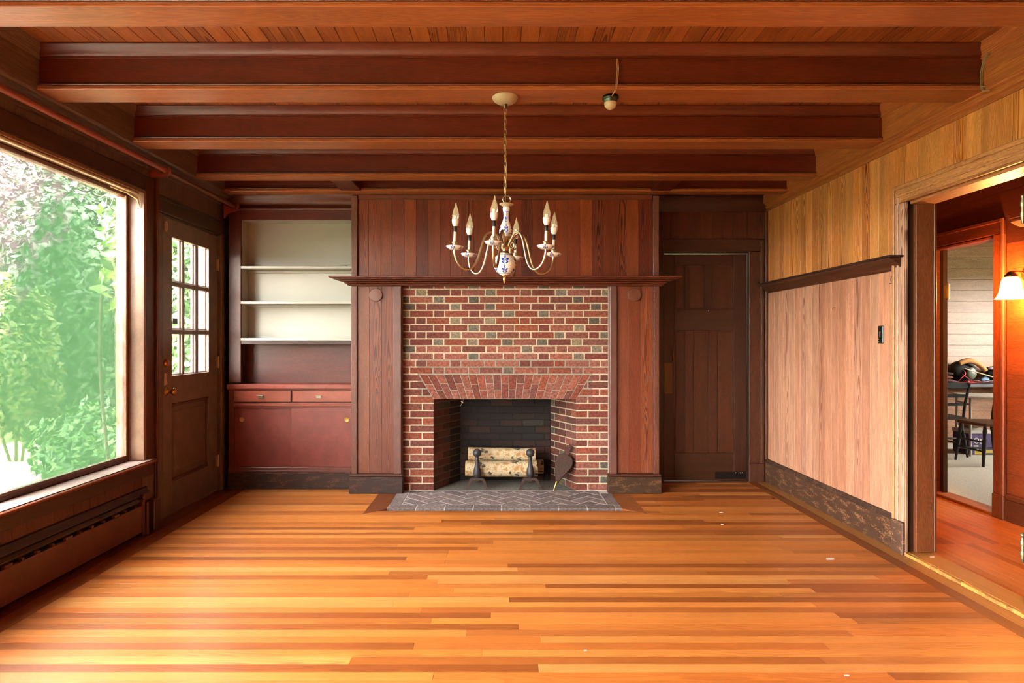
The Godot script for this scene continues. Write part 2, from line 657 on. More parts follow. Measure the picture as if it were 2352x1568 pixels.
# ---------------------------------------------------------------- floor and ceiling
func floor_and_ceiling() -> void:
	var fl := struct("floor", "narrow strip floor of varnished orange fir", "floor")
	var mb := MB.new()
	bx(mb, -2.5, 3.6, -0.12, -0.021, -2.1, 6.0, C("6a4022"), 0, 0.0, 1)
	part(fl, "subfloor", mb, M.wide)
	var light := [C("d98a42"), C("d17e38"), C("dc944e"), C("c87534"), C("d4833c")]
	var dark := [C("b4682e"), C("9f5828"), C("ba7034")]
	var rows := int((5.62 - 1.98) / 0.058)
	for r in rows:
		var d0 := 1.98 + r * 0.058
		var d1 := d0 + 0.0578
		var x := -2.14
		if r % 3 == 0:
			x = -2.14
		while x < 2.21:
			var len := rng.randf_range(1.5, 2.38)
			var x1 := minf(x + len, 2.21)
			if 2.21 - x1 < 0.4:
				x1 = minf(2.21, x + 2.38)
			# the hearth and its border boards are let into the floor
			var spans := [[x, x1]]
			if d1 > 4.705:
				spans = []
				if x < -0.985:
					spans.append([x, minf(x1, -0.985)])
				if x1 > 1.07:
					spans.append([maxf(x, 1.07), x1])
			var col: Color = light[rng.randi() % 5] if rng.randf() < 0.62 else dark[rng.randi() % 3]
			col = vary(col, 0.10, 0.04)
			for s in spans:
				if s[1] - s[0] < 0.06 or (d1 > 5.2 and s[1] < 1.0 and s[0] < -1.0 and d0 > 5.38):
					continue
				mb = MB.new()
				bx(mb, s[0], s[1] - 0.0006, -0.02, rng.randf_range(-0.0003, 0.0), d0, d1, col, 0, 0.0004)
				part(fl, "board", mb, M.floor)
			x = x1 + 0.0002
	# border boards along the walls, laid lengthwise
	for b in [[-2.35, -2.245, C("6d3a1c")], [-2.244, -2.141, C("9a5526")], [2.211, 2.288, C("8a4c22")], [2.289, 2.385, C("b57a3f")]]:
		for q in [[1.98, 3.4], [3.4, 5.3 if b[0] < 0 else 5.64]]:
			mb = MB.new()
			bx(mb, b[0], b[1], -0.02, 0.0, q[0], q[1] - 0.001, vary(b[2], 0.05), 2, 0.0008, 1)
			part(fl, "border_board", mb, M.floor)
	for b in [[-0.985, -0.836, C("7c4326")], [0.921, 1.07, C("9a5a30")]]:
		mb = MB.new()
		var poly := PackedVector2Array([Vector2(b[0], 5.22), Vector2(b[1], 5.22), Vector2(b[1], 4.706), Vector2(b[0], 4.56)])
		if b[0] > 0:
			poly = PackedVector2Array([Vector2(b[0], 5.22), Vector2(b[1], 5.22), Vector2(b[1], 4.56), Vector2(b[0], 4.706)])
		slab(mb, poly, Transform3D(Basis(Vector3(1, 0, 0), Vector3(0, 0, -1), Vector3(0, 1, 0)), Vector3.ZERO), -0.02, 0.0012, 0.0008, b[2], 0.5)
		part(fl, "border_board", mb, M.floor)
	mb = MB.new()
	bx(mb, -2.35, 2.385, -0.02, 0.0, -2.0, 1.979, C("b87434"), 0, 0.0, 1)
	part(fl, "boards_behind", mb, M.floor)

	var ce := struct("ceiling", "reddish plank ceiling between the beams", "ceiling")
	mb = MB.new()
	bx(mb, -2.5, 2.55, CEIL + 0.012, CEIL + 0.12, -2.1, 6.0, C("6a3a20"), 2, 0.0, 1)
	part(ce, "decking", mb, M.wide)
	var x := -2.36
	while x < 2.39:
		mb = MB.new()
		bx(mb, x, x + 0.083, CEIL, CEIL + 0.012, 1.9, 5.66, vary(C("a8622f"), 0.16, 0.05), 2, 0.002)
		part(ce, "plank", mb, M.board)
		x += 0.085
	mb = MB.new()
	bx(mb, -2.36, 2.39, CEIL, CEIL + 0.012, -2.0, 1.895, C("9c5a30"), 2, 0.0, 1)
	part(ce, "planks_behind", mb, M.wide)
	var rf := struct("roof", "flat roof deck over the whole house", "roof")
	mb = MB.new()
	bx(mb, -2.75, 8.0, 2.86, 3.02, -2.3, 8.2, C("555049"))
	part(rf, "deck", mb, M.matte)

func beams() -> void:
	var defs := [
		[2.285, 2.435, "nearest broad ceiling beam along the top edge of the view, its pale underside coloured in part for floor bounce light"],
		[3.035, 3.205, "ceiling beam that carries the chandelier and the small globe lamp"],
		[3.83, 3.985, "third ceiling beam, right behind the chandelier chain"],
		[4.63, 4.77, "fourth ceiling beam, one bay before the chimney breast"],
		[5.10, 5.22, "last shallow ceiling beam lying against the top of the chimney breast"]]
	for k in defs.size():
		var b = defs[k]
		var t := thing("ceiling_beam", b[2], "beam", Vector3(0, SOF, -b[0]), "ceiling beams")
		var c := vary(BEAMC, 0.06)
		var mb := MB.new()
		bx(mb, -2.24, 2.345, SOF, SOF + 0.02, b[0], b[1], vary(C("b06a38"), 0.06), 0, 0.003, 1)  # lighter wood than the sides, with floor bounce light put into its tone
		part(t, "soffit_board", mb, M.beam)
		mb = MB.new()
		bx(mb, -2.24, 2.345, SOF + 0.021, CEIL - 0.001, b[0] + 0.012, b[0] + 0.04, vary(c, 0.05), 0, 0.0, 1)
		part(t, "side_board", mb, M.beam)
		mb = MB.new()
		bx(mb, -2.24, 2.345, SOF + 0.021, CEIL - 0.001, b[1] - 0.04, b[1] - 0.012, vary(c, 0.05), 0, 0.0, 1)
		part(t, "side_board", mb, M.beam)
		for s in [0, 1]:
			if k == 4 and s == 1:
				continue
			# cove moulding under the ceiling
			var o := Vector3(0, CEIL - 0.0005, -(b[0] + 0.012)) if s == 0 else Vector3(0, CEIL - 0.0005, -(b[1] - 0.012))
			var dir := Vector3(0, 0, 1) if s == 0 else Vector3(0, 0, -1)
			mb = MB.new()
			ext(mb, [Vector2(0, 0), Vector2(0.052, 0), Vector2(0.052, -0.008), Vector2(0.044, -0.014), Vector2(0.030, -0.024), Vector2(0.021, -0.038), Vector2(0.018, -0.047), Vector2(0.010, -0.05), Vector2(0.010, -0.056), Vector2(0, -0.058)], o, dir, Vector3.UP, Vector3.RIGHT, -2.23, 2.335, vary(c, 0.05), 1, true)
			part(t, "cove_moulding", mb, M.beam)
			# thin bead over the lower edge
			mb = MB.new()
			ext(mb, [Vector2(0, 0), Vector2(0.009, 0), Vector2(0.012, 0.005), Vector2(0.009, 0.010), Vector2(0, 0.012)], o + Vector3(0, SOF - CEIL + 0.0215, 0), dir, Vector3.UP, Vector3.RIGHT, -2.23, 2.335, vary(c, 0.05), 1, true)
			part(t, "bead", mb, M.beam)
	for j in [[-1.275, -1.113, "short ceiling joist over the left corner of the chimney breast"], [1.225, 1.387, "short ceiling joist over the right corner of the chimney breast"]]:
		var t := thing("ceiling_joist", j[2], "joist", Vector3(j[0], SOF, -4.9), "short joists beside the chimney breast")
		var mb := MB.new()
		bx(mb, j[0], j[1], SOF + 0.002, CEIL - 0.001, 4.772, 5.098, vary(BEAMC, 0.05), 2, 0.003, 1)
		part(t, "joist_box", mb, M.beam)
		for s in [-1, 1]:
			mb = MB.new()
			var o := Vector3(j[0] if s < 0 else j[1], CEIL - 0.001, 0)
			ext(mb, [Vector2(0, 0), Vector2(0.045, 0), Vector2(0.042, -0.012), Vector2(0.02, -0.03), Vector2(0.012, -0.05), Vector2(0, -0.055)], o, Vector3(s, 0, 0), Vector3.UP, Vector3(0, 0, -1), 4.80, 5.065, BEAMC, 1, true)
			part(t, "cove_moulding", mb, M.beam)
	# boxed cornices the beam ends die into
	var prof := [Vector2(0, 0.0), Vector2(0.0, 0.21), Vector2(0.13, 0.21), Vector2(0.13, -0.06), Vector2(0.105, -0.062), Vector2(0.10, -0.04), Vector2(0.07, -0.034), Vector2(0.06, -0.012), Vector2(0.03, -0.006), Vector2(0.02, 0.006)]
	for s in [-1, 1]:
		var t := struct("trim_%d" % (1 if s < 0 else 2), "boxed wooden cornice along the %s wall under the ceiling" % ("window" if s < 0 else "golden panelled"), "cornice")
		var mb := MB.new()
		var o := Vector3(-2.22 if s < 0 else 2.33, SOF, 0)
		if s > 0:
			for k in prof.size():
				prof[k] = Vector2(prof[k].x * 0.43, prof[k].y)
		ext(mb, prof, o, Vector3(s, 0, 0), Vector3.UP, YX, -2.0, 5.62 if s > 0 else 5.3, LEFTC if s < 0 else C("bb7238"), 1, false)
		part(t, "cornice_board", mb, M.wide)
		mb = MB.new()
		var o2 := Vector3(-2.22 if s < 0 else 2.33, CEIL, 0)
		ext(mb, [Vector2(0, 0), Vector2(-0.045, 0), Vector2(-0.04, -0.012), Vector2(-0.02, -0.035), Vector2(-0.008, -0.06), Vector2(0, -0.062)], o2, Vector3(s, 0, 0), Vector3.UP, YX, -2.0, 5.1, LEFTC if s < 0 else C("bb7238"), 1, true)
		part(t, "cove_moulding", mb, M.wide)

# ---------------------------------------------------------------- left wall
func left_wall() -> void:
	var w := struct("wall_left", "dark brown panelled wall with the picture window and glazed door", "wall")
	var mb := MB.new()
	for q in [[-2.0, -1.9, -0.1, CEIL + 0.1], [0.85, 1.0, -0.1, CEIL + 0.1], [-1.9, 0.85, -0.1, 0.08], [-1.9, 0.85, 2.38, CEIL + 0.1]]:
		bx(mb, -2.50, -2.362, q[2], q[3], q[0], q[1], LEFTC, 1, 0.0, 1)
	bx(mb, -2.50, -2.362, -0.1, 0.45, 1.0, 4.16, LEFTC, 1, 0.0, 1)
	bx(mb, -2.50, -2.362, 2.24, CEIL + 0.1, 1.0, 4.16, LEFTC, 1, 0.0, 1)
	bx(mb, -2.50, -2.362, -0.1, CEIL + 0.1, 4.16, 4.39, LEFTC, 1, 0.0, 1)
	bx(mb, -2.50, -2.362, 2.14, CEIL + 0.1, 4.39, 5.295, LEFTC, 1, 0.0, 1)
	bx(mb, -2.50, -2.362, -0.1, CEIL + 0.1, 5.295, 6.0, LEFTC, 1, 0.0, 1)
	part(w, "wall_core", mb, M.wide)
	# vertical boards under the sill
	var d := 1.6
	while d < 4.15:
		mb = MB.new()
		bx(mb, -2.361, XL, 0.02, 0.44, d, minf(d + 0.143, 4.158), vary(C("6c3f2f"), 0.08, 0.03), 1, 0.002, 1)
		part(w, "board", mb, M.board)
		d += 0.145
	for q in [[2.24, 2.44, 1.6, 2.9], [2.24, 2.44, 2.9, 4.158], [0.0, 2.44, 4.16, 4.30], [2.25, 2.44, 4.302, 5.29]]:
		mb = MB.new()
		bx(mb, -2.361, XL, q[0], q[1], q[2], q[3] - 0.001, vary(LEFTC, 0.06), 1, 0.001, 1)
		part(w, "panel", mb, M.wide)
	# sill apron and the cap of the heater recess
	var t := struct("trim_3", "apron and skirting rails under the picture window sill", "trim")
	mb = MB.new()
	bx(mb, XL + 0.0005, -2.325, 0.355, 0.438, 1.0, 4.26, C("5a3c30"), 2, 0.003, 1)
	part(t, "apron_board", mb, M.wide)
	mb = MB.new()
	ext(mb, [Vector2(0, 0), Vector2(0.03, 0.0), Vector2(0.028, 0.012), Vector2(0.015, 0.02), Vector2(0.012, 0.04), Vector2(0, 0.045)], Vector3(XL, 0.242, 0), Vector3.RIGHT, Vector3.UP, YX, 1.0, 4.20, C("46332a"), 1, true)
	part(t, "base_cap", mb, M.wide)
	mb = MB.new()
	bx(mb, XL + 0.0005, -2.33, 0.0, 0.14, 4.25, 4.298, C("5a3628"), 2, 0.003, 1)
	part(t, "skirting_block", mb, M.wide)
	# solid wall behind the camera
	var r := struct("wall_rear", "panelled wall behind the viewer", "wall")
	mb = MB.new()
	bx(mb, -2.50, 2.6, -0.1, CEIL + 0.1, -2.15, -2.0, C("7a4a30"), 1, 0.0, 1)
	part(r, "wall_core", mb, M.wide)
	var win := struct("window_2", "unseen tall glazing added beside the viewer to let in daylight", "window")  # out of view, added to bring more daylight into the room
	mb = MB.new()
	for q in [[-1.9, -1.84, 0.08, 2.38], [0.79, 0.85, 0.08, 2.38], [-0.55, -0.49, 0.14, 2.32]]:
		bx(mb, -2.49, -2.40, q[2], q[3], q[0], q[1], C("70462f"), 1, 0.0, 1)
	for q in [[0.08, 0.14], [2.32, 2.38]]:
		bx(mb, -2.49, -2.40, q[0], q[1], -1.84, 0.79, C("70462f"), 2, 0.0, 1)
	part(win, "frame", mb, M.wide)
	mb = MB.new()
	bx(mb, -2.455, -2.449, 0.14, 2.32, -1.84, 0.79, Color.WHITE)
	part(win, "pane", mb, M.pane)

func picture_window() -> void:
	var w := struct("window_1", "large picture window with streaky fogged glass and brown frame", "window")
	var c := C("6a4536")
	# casing on the wall face
	var mb := MB.new()
	bx(mb, XL + 0.0005, -2.322, 0.456, 2.34, 4.155, 4.275, C("5d3a2a"), 1, 0.004, 1)
	part(w, "casing", mb, M.wide)
	mb = MB.new()
	bx(mb, XL + 0.0005, -2.322, 2.235, 2.34, 1.0, 4.154, C("4d382c"), 2, 0.004, 1)
	part(w, "casing", mb, M.wide)
	mb = MB.new()
	bx(mb, -2.321, -2.305, 0.456, 2.36, 4.262, 4.285, C("6d3a24"), 1, 0.003, 1)
	part(w, "casing_bead", mb, M.wide)
	# jamb and head linings
	mb = MB.new()
	bx(mb, -2.50, -2.323, 0.47, 2.234, 4.13, 4.1545, C("a07a62"), 1, 0.002, 1)
	part(w, "jamb_lining", mb, M.satin)
	mb = MB.new()
	bx(mb, -2.50, -2.323, 2.215, 2.234, 1.02, 4.129, C("8d6a4c"), 2, 0.002, 1)
	part(w, "head_lining", mb, M.satin)
	mb = MB.new()
	bx(mb, -2.36, -2.335, 2.200, 2.215, 1.02, 4.10, C("cdb793"), 2, 0.004, 1)
	part(w, "head_bead", mb, M.satin)
	mb = MB.new()
	bx(mb, -2.50, -2.323, 0.47, 2.234, 1.0, 1.02, c, 1, 0.0, 1)
	part(w, "jamb_lining", mb, M.satin)
	# sash frame round the glass
	mb = MB.new()
	for q in [[0.468, 0.498, 1.02, 4.13], [2.19, 2.215, 1.02, 4.13]]:
		bx(mb, -2.485, -2.42, q[0], q[1], q[2], q[3], C("70462f"), 2, 0.004, 1)
	for q in [[4.095, 4.13], [1.02, 1.055]]:
		bx(mb, -2.485, -2.42, 0.498, 2.19, q[0], q[1], C("8a5a40"), 1, 0.004, 1)
	part(w, "sash", mb, M.wide)
	mb = MB.new()
	bx(mb, -2.419, -2.41, 0.498, 0.51, 1.055, 4.095, C("7d5238"), 2, 0.002, 1)
	bx(mb, -2.419, -2.41, 0.498, 2.19, 4.082, 4.095, C("b98a6c"), 1, 0.002, 1)
	part(w, "glazing_bead", mb, M.wide)
	mb = MB.new()
	bx(mb, -2.455, -2.449, 0.499, 2.189, 1.056, 4.094, Color.WHITE)
	part(w, "pane", mb, M.pane)
	# the fogged film inside the double glazing
	mb = MB.new()
	var i0 := mb.vert(Vector3(-2.446, 0.499, -1.056), Vector3.RIGHT, Vector2(-0.8, 1), Color.WHITE)
	var i1 := mb.vert(Vector3(-2.446, 0.499, -4.094), Vector3.RIGHT, Vector2(1, 1), Color.WHITE)
	var i2 := mb.vert(Vector3(-2.446, 2.189, -4.094), Vector3.RIGHT, Vector2(1, 0), Color.WHITE)
	var i3 := mb.vert(Vector3(-2.446, 2.189, -1.056), Vector3.RIGHT, Vector2(-0.8, 0), Color.WHITE)
	mb.quad_i(i0, i1, i2, i3)
	part(w, "mineral_film", mb, M.film, "milky green-white film wiped in arcs")
	# sill
	mb = MB.new()
	ext(mb, [Vector2(0, 0), Vector2(0.20, 0), Vector2(0.21, 0.006), Vector2(0.212, 0.016), Vector2(0.205, 0.022), Vector2(0.02, 0.026), Vector2(0, 0.026)], Vector3(-2.49, 0.44, 0), Vector3.RIGHT, Vector3.UP, YX, 1.0, 4.21, C("8d4c36"), 1, true)
	part(w, "sill", mb, M.gloss)
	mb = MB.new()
	bx(mb, -2.415, -2.29, 0.4655, 0.4675, 1.0, 4.20, C("c4aba4"), 2, 0.0008, 1)  # thin pale sheet: white sky glare on the sill put into its colour
	part(w, "sill_top_glare", mb, M.satin, "pale sheet on the sill top, sky glare put into its colour")
	# torn curl of old weather strip at the upper corner
	mb = MB.new()
	tube(mb, [Vector3(-2.40, 2.205, -3.9), Vector3(-2.37, 2.196, -4.02), Vector3(-2.35, 2.175, -4.10), Vector3(-2.345, 2.12, -4.125)], [0.004, 0.006, 0.008, 0.003], 6, C("d9c9a6"))
	part(w, "loose_strip", mb, M.matte, "torn pale strip hanging at the corner")

func glazed_door() -> void:
	var w := struct("door_1", "dark brown exterior door with nine glass panes and brass knob", "door")
	var c := C("7d6c60")
	var X0 := -2.395
	var X1 := -2.353
	var cols := [[4.545, 4.705], [4.74, 4.909], [4.955, 5.12]]
	var rowsy := [[1.683, 1.997], [1.335, 1.648], [1.0, 1.30]]
	var D0 := 4.411
	var D1 := 5.28
	var mb := MB.new()
	bx(mb, X0, X1, 0.012, 2.125, D0, 4.545, c, 1, 0.002, 1)
	part(w, "stile", mb, M.satin)
	mb = MB.new()
	bx(mb, X0, X1, 0.012, 2.125, 5.12, D1, c, 1, 0.002, 1)
	part(w, "stile", mb, M.satin)
	for q in [[1.997, 2.125], [0.80, 1.0], [0.012, 0.24]]:
		mb = MB.new()
		bx(mb, X0, X1, q[0], q[1], 4.5455, 5.1195, vary(c, 0.04), 2, 0.002, 1)
		part(w, "rail", mb, M.satin)
	for q in [[1.648, 1.683], [1.30, 1.335]]:
		mb = MB.new()
		bx(mb, X0 + 0.002, X1 - 0.004, q[0], q[1], 4.5455, 5.1195, c, 2, 0.006, 1)
		part(w, "muntin", mb, M.satin)
	for q in [[4.705, 4.74], [4.909, 4.955]]:
		mb = MB.new()
		bx(mb, X0 + 0.003, X1 - 0.005, 1.001, 1.9965, q[0], q[1], c, 1, 0.006, 1)
		part(w, "muntin", mb, M.satin)
	for cc in cols:
		for rr in rowsy:
			mb = MB.new()
			bx(mb, -2.377, -2.373, rr[0], rr[1], cc[0], cc[1], Color.WHITE)
			part(w, "pane", mb, M.pane)
			# putty bead, reddish where the outside paint shows
			mb = MB.new()
			bx(mb, -2.390, -2.378, rr[0], rr[1], cc[1] - 0.012, cc[1] - 0.0005, C("a0705c"), 1, 0.0, 1)
			bx(mb, -2.390, -2.378, rr[0], rr[0] + 0.012, cc[0], cc[1] - 0.012, C("b59c92"), 2, 0.0, 1)
			part(w, "glazing_bead", mb, M.satin)
	mb = MB.new()
	bx(mb, X0 + 0.004, X1 - 0.016, 0.24, 0.80, 4.5455, 5.1195, C("735f52"), 1, 0.0, 1)
	bx(mb, X1 - 0.020, X1 - 0.012, 0.30, 0.74, 4.61, 5.055, C("786356"), 1, 0.004, 1)
	part(w, "lower_panel", mb, M.satin)
	mb = MB.new()
	for q in [[0.2405, 0.262, 4.5455, 5.1195], [0.778, 0.7995, 4.5455, 5.1195]]:
		bx(mb, X1 - 0.016, X1 - 0.003, q[0], q[1], q[2], q[3], C("5f3b2a"), 2, 0.005, 1)
	for q in [[4.5455, 4.565], [5.10, 5.1195]]:
		bx(mb, X1 - 0.016, X1 - 0.003, 0.262, 0.778, q[0], q[1], C("5f3b2a"), 1, 0.005, 1)
	part(w, "panel_moulding", mb, M.satin)
	# knob with rose, dead bolt
	mb = MB.new()
	var kx := Transform3D(Basis(Vector3(0, 1, 0), Vector3(1, 0, 0), Vector3(0, 0, -1)), Vector3(X1, 0.893, -4.462))
	lathe(mb, [Vector2(0.001, 0.0), Vector2(0.030, 0.001), Vector2(0.031, 0.005), Vector2(0.014, 0.010), Vector2(0.010, 0.03), Vector2(0.012, 0.04), Vector2(0.024, 0.046), Vector2(0.029, 0.056), Vector2(0.027, 0.066), Vector2(0.016, 0.072), Vector2(0.001, 0.073)], 20, kx, C("c89a5a"))
	part(w, "knob", mb, M.brass, "round brass door knob")
	mb = MB.new()
	kx.origin = Vector3(X1, 1.095, -4.455)
	lathe(mb, [Vector2(0.001, 0.0), Vector2(0.028, 0.001), Vector2(0.028, 0.006), Vector2(0.021, 0.017), Vector2(0.008, 0.022), Vector2(0.001, 0.0225)], 20, kx, C("b07a48"))
	part(w, "dead_bolt", mb, M.brass)
	for y in [1.885, 1.073, 0.25]:
		mb = MB.new()
		bx(mb, X1 + 0.0005, X1 + 0.003, y - 0.045, y + 0.045, 5.245, 5.279, C("b8a88a"))
		tube(mb, [Vector3(X1 + 0.006, y - 0.05, -5.283), Vector3(X1 + 0.006, y + 0.05, -5.283)], 0.006, 8, C("c5b596"))
		part(w, "hinge", mb, M.dull_brass)
	# casing, stop and threshold
	mb = MB.new()
	bx(mb, XL + 0.0005, -2.338, 0.0, 2.14, 4.303, 4.402, c, 1, 0.004, 1)
	part(w, "casing", mb, M.wide)
	mb = MB.new()
	bx(mb, XL + 0.0005, -2.325, 2.141, 2.245, 4.303, 5.345, C("51402f"), 2, 0.004, 1)
	part(w, "casing", mb, M.wide)
	mb = MB.new()
	bx(mb, -2.325, -2.312, 2.225, 2.252, 4.303, 5.345, C("4a3a2e"), 2, 0.004, 1)
	bx(mb, -2.3379, -2.322, 0.0, 2.14, 4.303, 4.316, C("6d3f28"), 1, 0.003, 1)
	part(w, "casing_bead", mb, M.wide)
	mb = MB.new()
	bx(mb, -2.361, -2.325, 0.0, 2.14, 5.286, 5.345, c, 1, 0.004, 1)
	part(w, "casing", mb, M.wide)
	mb = MB.new()
	bx(mb, -2.50, -2.361, 0.0, 2.138, 4.392, 4.409, c, 1, 0.0, 1)
	bx(mb, -2.50, -2.361, 0.0, 2.138, 5.2825, 5.294, c, 1, 0.0, 1)
	bx(mb, -2.50, -2.361, 2.128, 2.139, 4.409, 5.2825, c, 2, 0.0, 1)
	part(w, "jamb", mb, M.wide)
	mb = MB.new()
	bx(mb, -2.50, -2.345, -0.018, 0.010, 4.41, 5.282, C("8a5a34"), 2, 0.003, 1)
	part(w, "threshold", mb, M.wide)
	# small fittings stuck on the door
	var s := thing("alarm_sensor", "small white plastic sensor at the top corner of the glazed door", "sensor", Vector3(X1, 2.02, -4.446))
	mb = MB.new()
	bx(mb, X1 + 0.0003, X1 + 0.014, 2.02, 2.095, 4.436, 4.456, C("d8cdb8"), 1, 0.003)
	part(s, "case", mb, M.plastic)
	mb = MB.new()
	bx(mb, X1 + 0.014, X1 + 0.017, 2.035, 2.08, 4.439, 4.453, C("c9bda6"), 1, 0.001)
	part(s, "cover", mb, M.plastic)
	s = thing("paper_tag", "torn paper tag stuck between the brass knob and the dead bolt", "tag", Vector3(X1, 0.93, -4.456))
	mb = MB.new()
	slab(mb, PackedVector2Array([Vector2(4.432, 0.935), Vector2(4.482, 0.945), Vector2(4.465, 0.985), Vector2(4.467, 1.02), Vector2(4.438, 1.025)]), Transform3D(Basis(Vector3(0, 0, -1), Vector3(0, 1, 0), Vector3(1, 0, 0)), Vector3.ZERO), X1 + 0.0003, X1 + 0.0015, 0.0003, C("d6b79c"))
	part(s, "paper", mb, M.matte)
	s = thing("glass_sticker", "small black sticker on the middle left pane of the glazed door", "sticker", Vector3(-2.387, 1.37, -4.6))
	mb = MB.new()
	bx(mb, -2.3728, -2.3718, 1.375, 1.415, 4.59, 4.66, C("16181c"))
	part(s, "label_film", mb, M.plastic)

# ---------------------------------------------------------------- right wall
func right_wall() -> void:
	var w := struct("wall_right", "panelled wall of golden upper and rubbed pinkish lower boards", "wall")
	var mb := MB.new()
	var cw := C("8f6038")
	bx(mb, 2.398, 2.53, -0.1, CEIL + 0.1, 3.70, 6.0, cw, 1, 0.0, 1)
	bx(mb, 2.398, 2.53, 2.07, CEIL + 0.1, 2.72, 3.70, cw, 1, 0.0, 1)
	bx(mb, 2.398, 2.53, -0.1, CEIL + 0.1, -2.0, 2.72, cw, 1, 0.0, 1)
	part(w, "wall_core", mb, M.wide)
	var d := 3.775
	while d < 5.61:
		var d1 := minf(d + 0.0935, 5.615)
		mb = MB.new()
		bx(mb, XR, 2.3975, 0.20, 1.70, d, d1 - 0.0006, vary(WORN, 0.2, 0.09), 1, 0.0012)
		part(w, "board", mb, M.worn)
		mb = MB.new()
		bx(mb, XR, 2.3975, 1.701, 2.42, d, d1 - 0.0006, vary(GOLD, 0.16, 0.08), 1, 0.0012)
		part(w, "board", mb, M.board)
		d += 0.094
	d = 2.0
	while d < 3.77:
		mb = MB.new()
		bx(mb, XR, 2.3975, 2.10 if d > 2.64 else 0.2, 2.42, d, minf(d + 0.0935, 3.7745), vary(GOLD, 0.16, 0.08), 1, 0.0012)
		part(w, "board", mb, M.board)
		d += 0.094
	mb = MB.new()
	bx(mb, XR, 2.3975, 0.0, 2.42, -2.0, 1.995, GOLD, 1, 0.0, 1)
	part(w, "boards_behind", mb, M.wide)
	# corner bead
	mb = MB.new()
	bx(mb, 2.362, 2.3845, 0.2, 2.40, 5.588, 5.608, C("5b3320"), 1, 0.005, 1)
	part(w, "corner_bead", mb, M.wide)
	var b := struct("baseboard_right", "scuffed dark skirting board along the panelled wall", "baseboard")
	mb = MB.new()
	bx(mb, 2.366, 2.3845, 0.0, 0.17, 3.79, 5.605, C("7c5c46"), 2, 0.002, 1)
	part(b, "board", mb, M.scuff)
	mb = MB.new()
	ext(mb, [Vector2(0, 0), Vector2(0.024, 0.0), Vector2(0.025, 0.008), Vector2(0.015, 0.014), Vector2(0.013, 0.024), Vector2(0.006, 0.034), Vector2(0, 0.036)], Vector3(2.385, 0.1705, 0), Vector3.LEFT, Vector3.UP, YX, 3.79, 5.605, C("6b5140"), 1, true)
	part(b, "cap_moulding", mb, M.scuff)
	# cased opening to the hall
	var t := struct("door_3", "wide cased opening with pocket door slot leading to the hall", "doorway")
	var cc := C("dca468")
	mb = MB.new()
	bx(mb, 2.362, 2.3845, 0.19, 2.06, 3.69, 3.775, C("cba588"), 1, 0.004, 1)
	part(t, "casing", mb, M.worn)
	mb = MB.new()
	bx(mb, 2.352, 2.3845, 0.0, 0.188, 3.684, 3.788, C("8f7260"), 1, 0.003, 1)
	part(t, "plinth_block", mb, M.scuff)
	mb = MB.new()
	bx(mb, 2.35, 2.3618, 0.19, 2.155, 3.762, 3.782, cc, 1, 0.004, 1)
	part(t, "back_band", mb, M.wide)
	mb = MB.new()
	bx(mb, 2.362, 2.3845, 2.062, 2.15, 2.4, 3.775, cc, 2, 0.004, 1)
	part(t, "casing", mb, M.wide)
	mb = MB.new()
	bx(mb, 2.354, 2.3618, 2.098, 2.112, 2.4, 3.74, cc, 2, 0.003, 1)
	bx(mb, 2.354, 2.3618, 0.19, 2.098, 3.726, 3.74, C("cba588"), 1, 0.003, 1)
	part(t, "casing_bead", mb, M.wide)
	mb = MB.new()
	bx(mb, 2.35, 2.3618, 2.142, 2.165, 2.4, 3.782, cc, 2, 0.004, 1)
	bx(mb, 2.35, 2.3618, 2.058, 2.072, 2.4, 3.70, C("b8824e"), 2, 0.003, 1)
	part(t, "back_band", mb, M.wide)
	# jamb: two linings with the slot of a pocket door between them
	mb = MB.new()
	bx(mb, 2.37, 2.382, 0.02, 2.06, 3.676, 3.69, C("b08c70"), 1, 0.002, 1)
	part(t, "jamb_edge", mb, M.worn)
	mb = MB.new()
	bx(mb, 2.383, 2.425, 0.02, 2.06, 3.695, 3.699, C("32200f"), 1, 0.0, 1)
	part(t, "pocket_slot", mb, M.wide)
	mb = MB.new()
	bx(mb, 2.426, 2.53, 0.02, 2.06, 3.672, 3.699, C("8c5430"), 1, 0.003, 1)
	part(t, "jamb_lining", mb, M.wide)
	mb = MB.new()
	bx(mb, 2.531, 2.548, 0.02, 2.15, 3.672, 3.76, C("7a4526"), 1, 0.003, 1)
	part(t, "casing", mb, M.wide)
	mb = MB.new()
	bx(mb, 2.39, 2.53, 2.045, 2.069, 2.73, 3.671, C("c8905c"), 2, 0.002, 1)
	part(t, "head_lining", mb, M.wide)
	mb = MB.new()
	bx(mb, 2.384, 2.53, 0.0, 2.06, 2.69, 2.719, C("8a5a36"), 1, 0.002, 1)
	part(t, "jamb_lining", mb, M.wide)
	mb = MB.new()
	bx(mb, 2.3835, 2.390, 0.83, 0.905, 3.6875, 3.6945, C("2a2622"), 1, 0.001)
	bx(mb, 2.394, 2.412, 0.80, 0.89, 3.6925, 3.6948, C("4a4238"), 1, 0.0)
	part(t, "strike_plate", mb, M.steel)
	mb = MB.new()
	bx(mb, 2.386, 2.53, -0.019, 0.018, 2.72, 3.70, C("c08444"), 2, 0.004, 1)
	part(t, "threshold_board", mb, M.floor)
	# worn yellow edge of the threshold, chipped along its length
	mb = MB.new()
	d = 2.72
	while d < 3.69:
		var dl := rng.randf_range(0.025, 0.05)
		bx(mb, 2.368 - rng.randf() * 0.004, 2.3858, -0.001, 0.016 + rng.randf() * 0.003, d, minf(d + dl, 3.69), vary(C("c6964a"), 0.28), 2, 0.002)
		d += dl
	part(t, "chipped_edge", mb, M.worn, "chipped yellow edge strip")

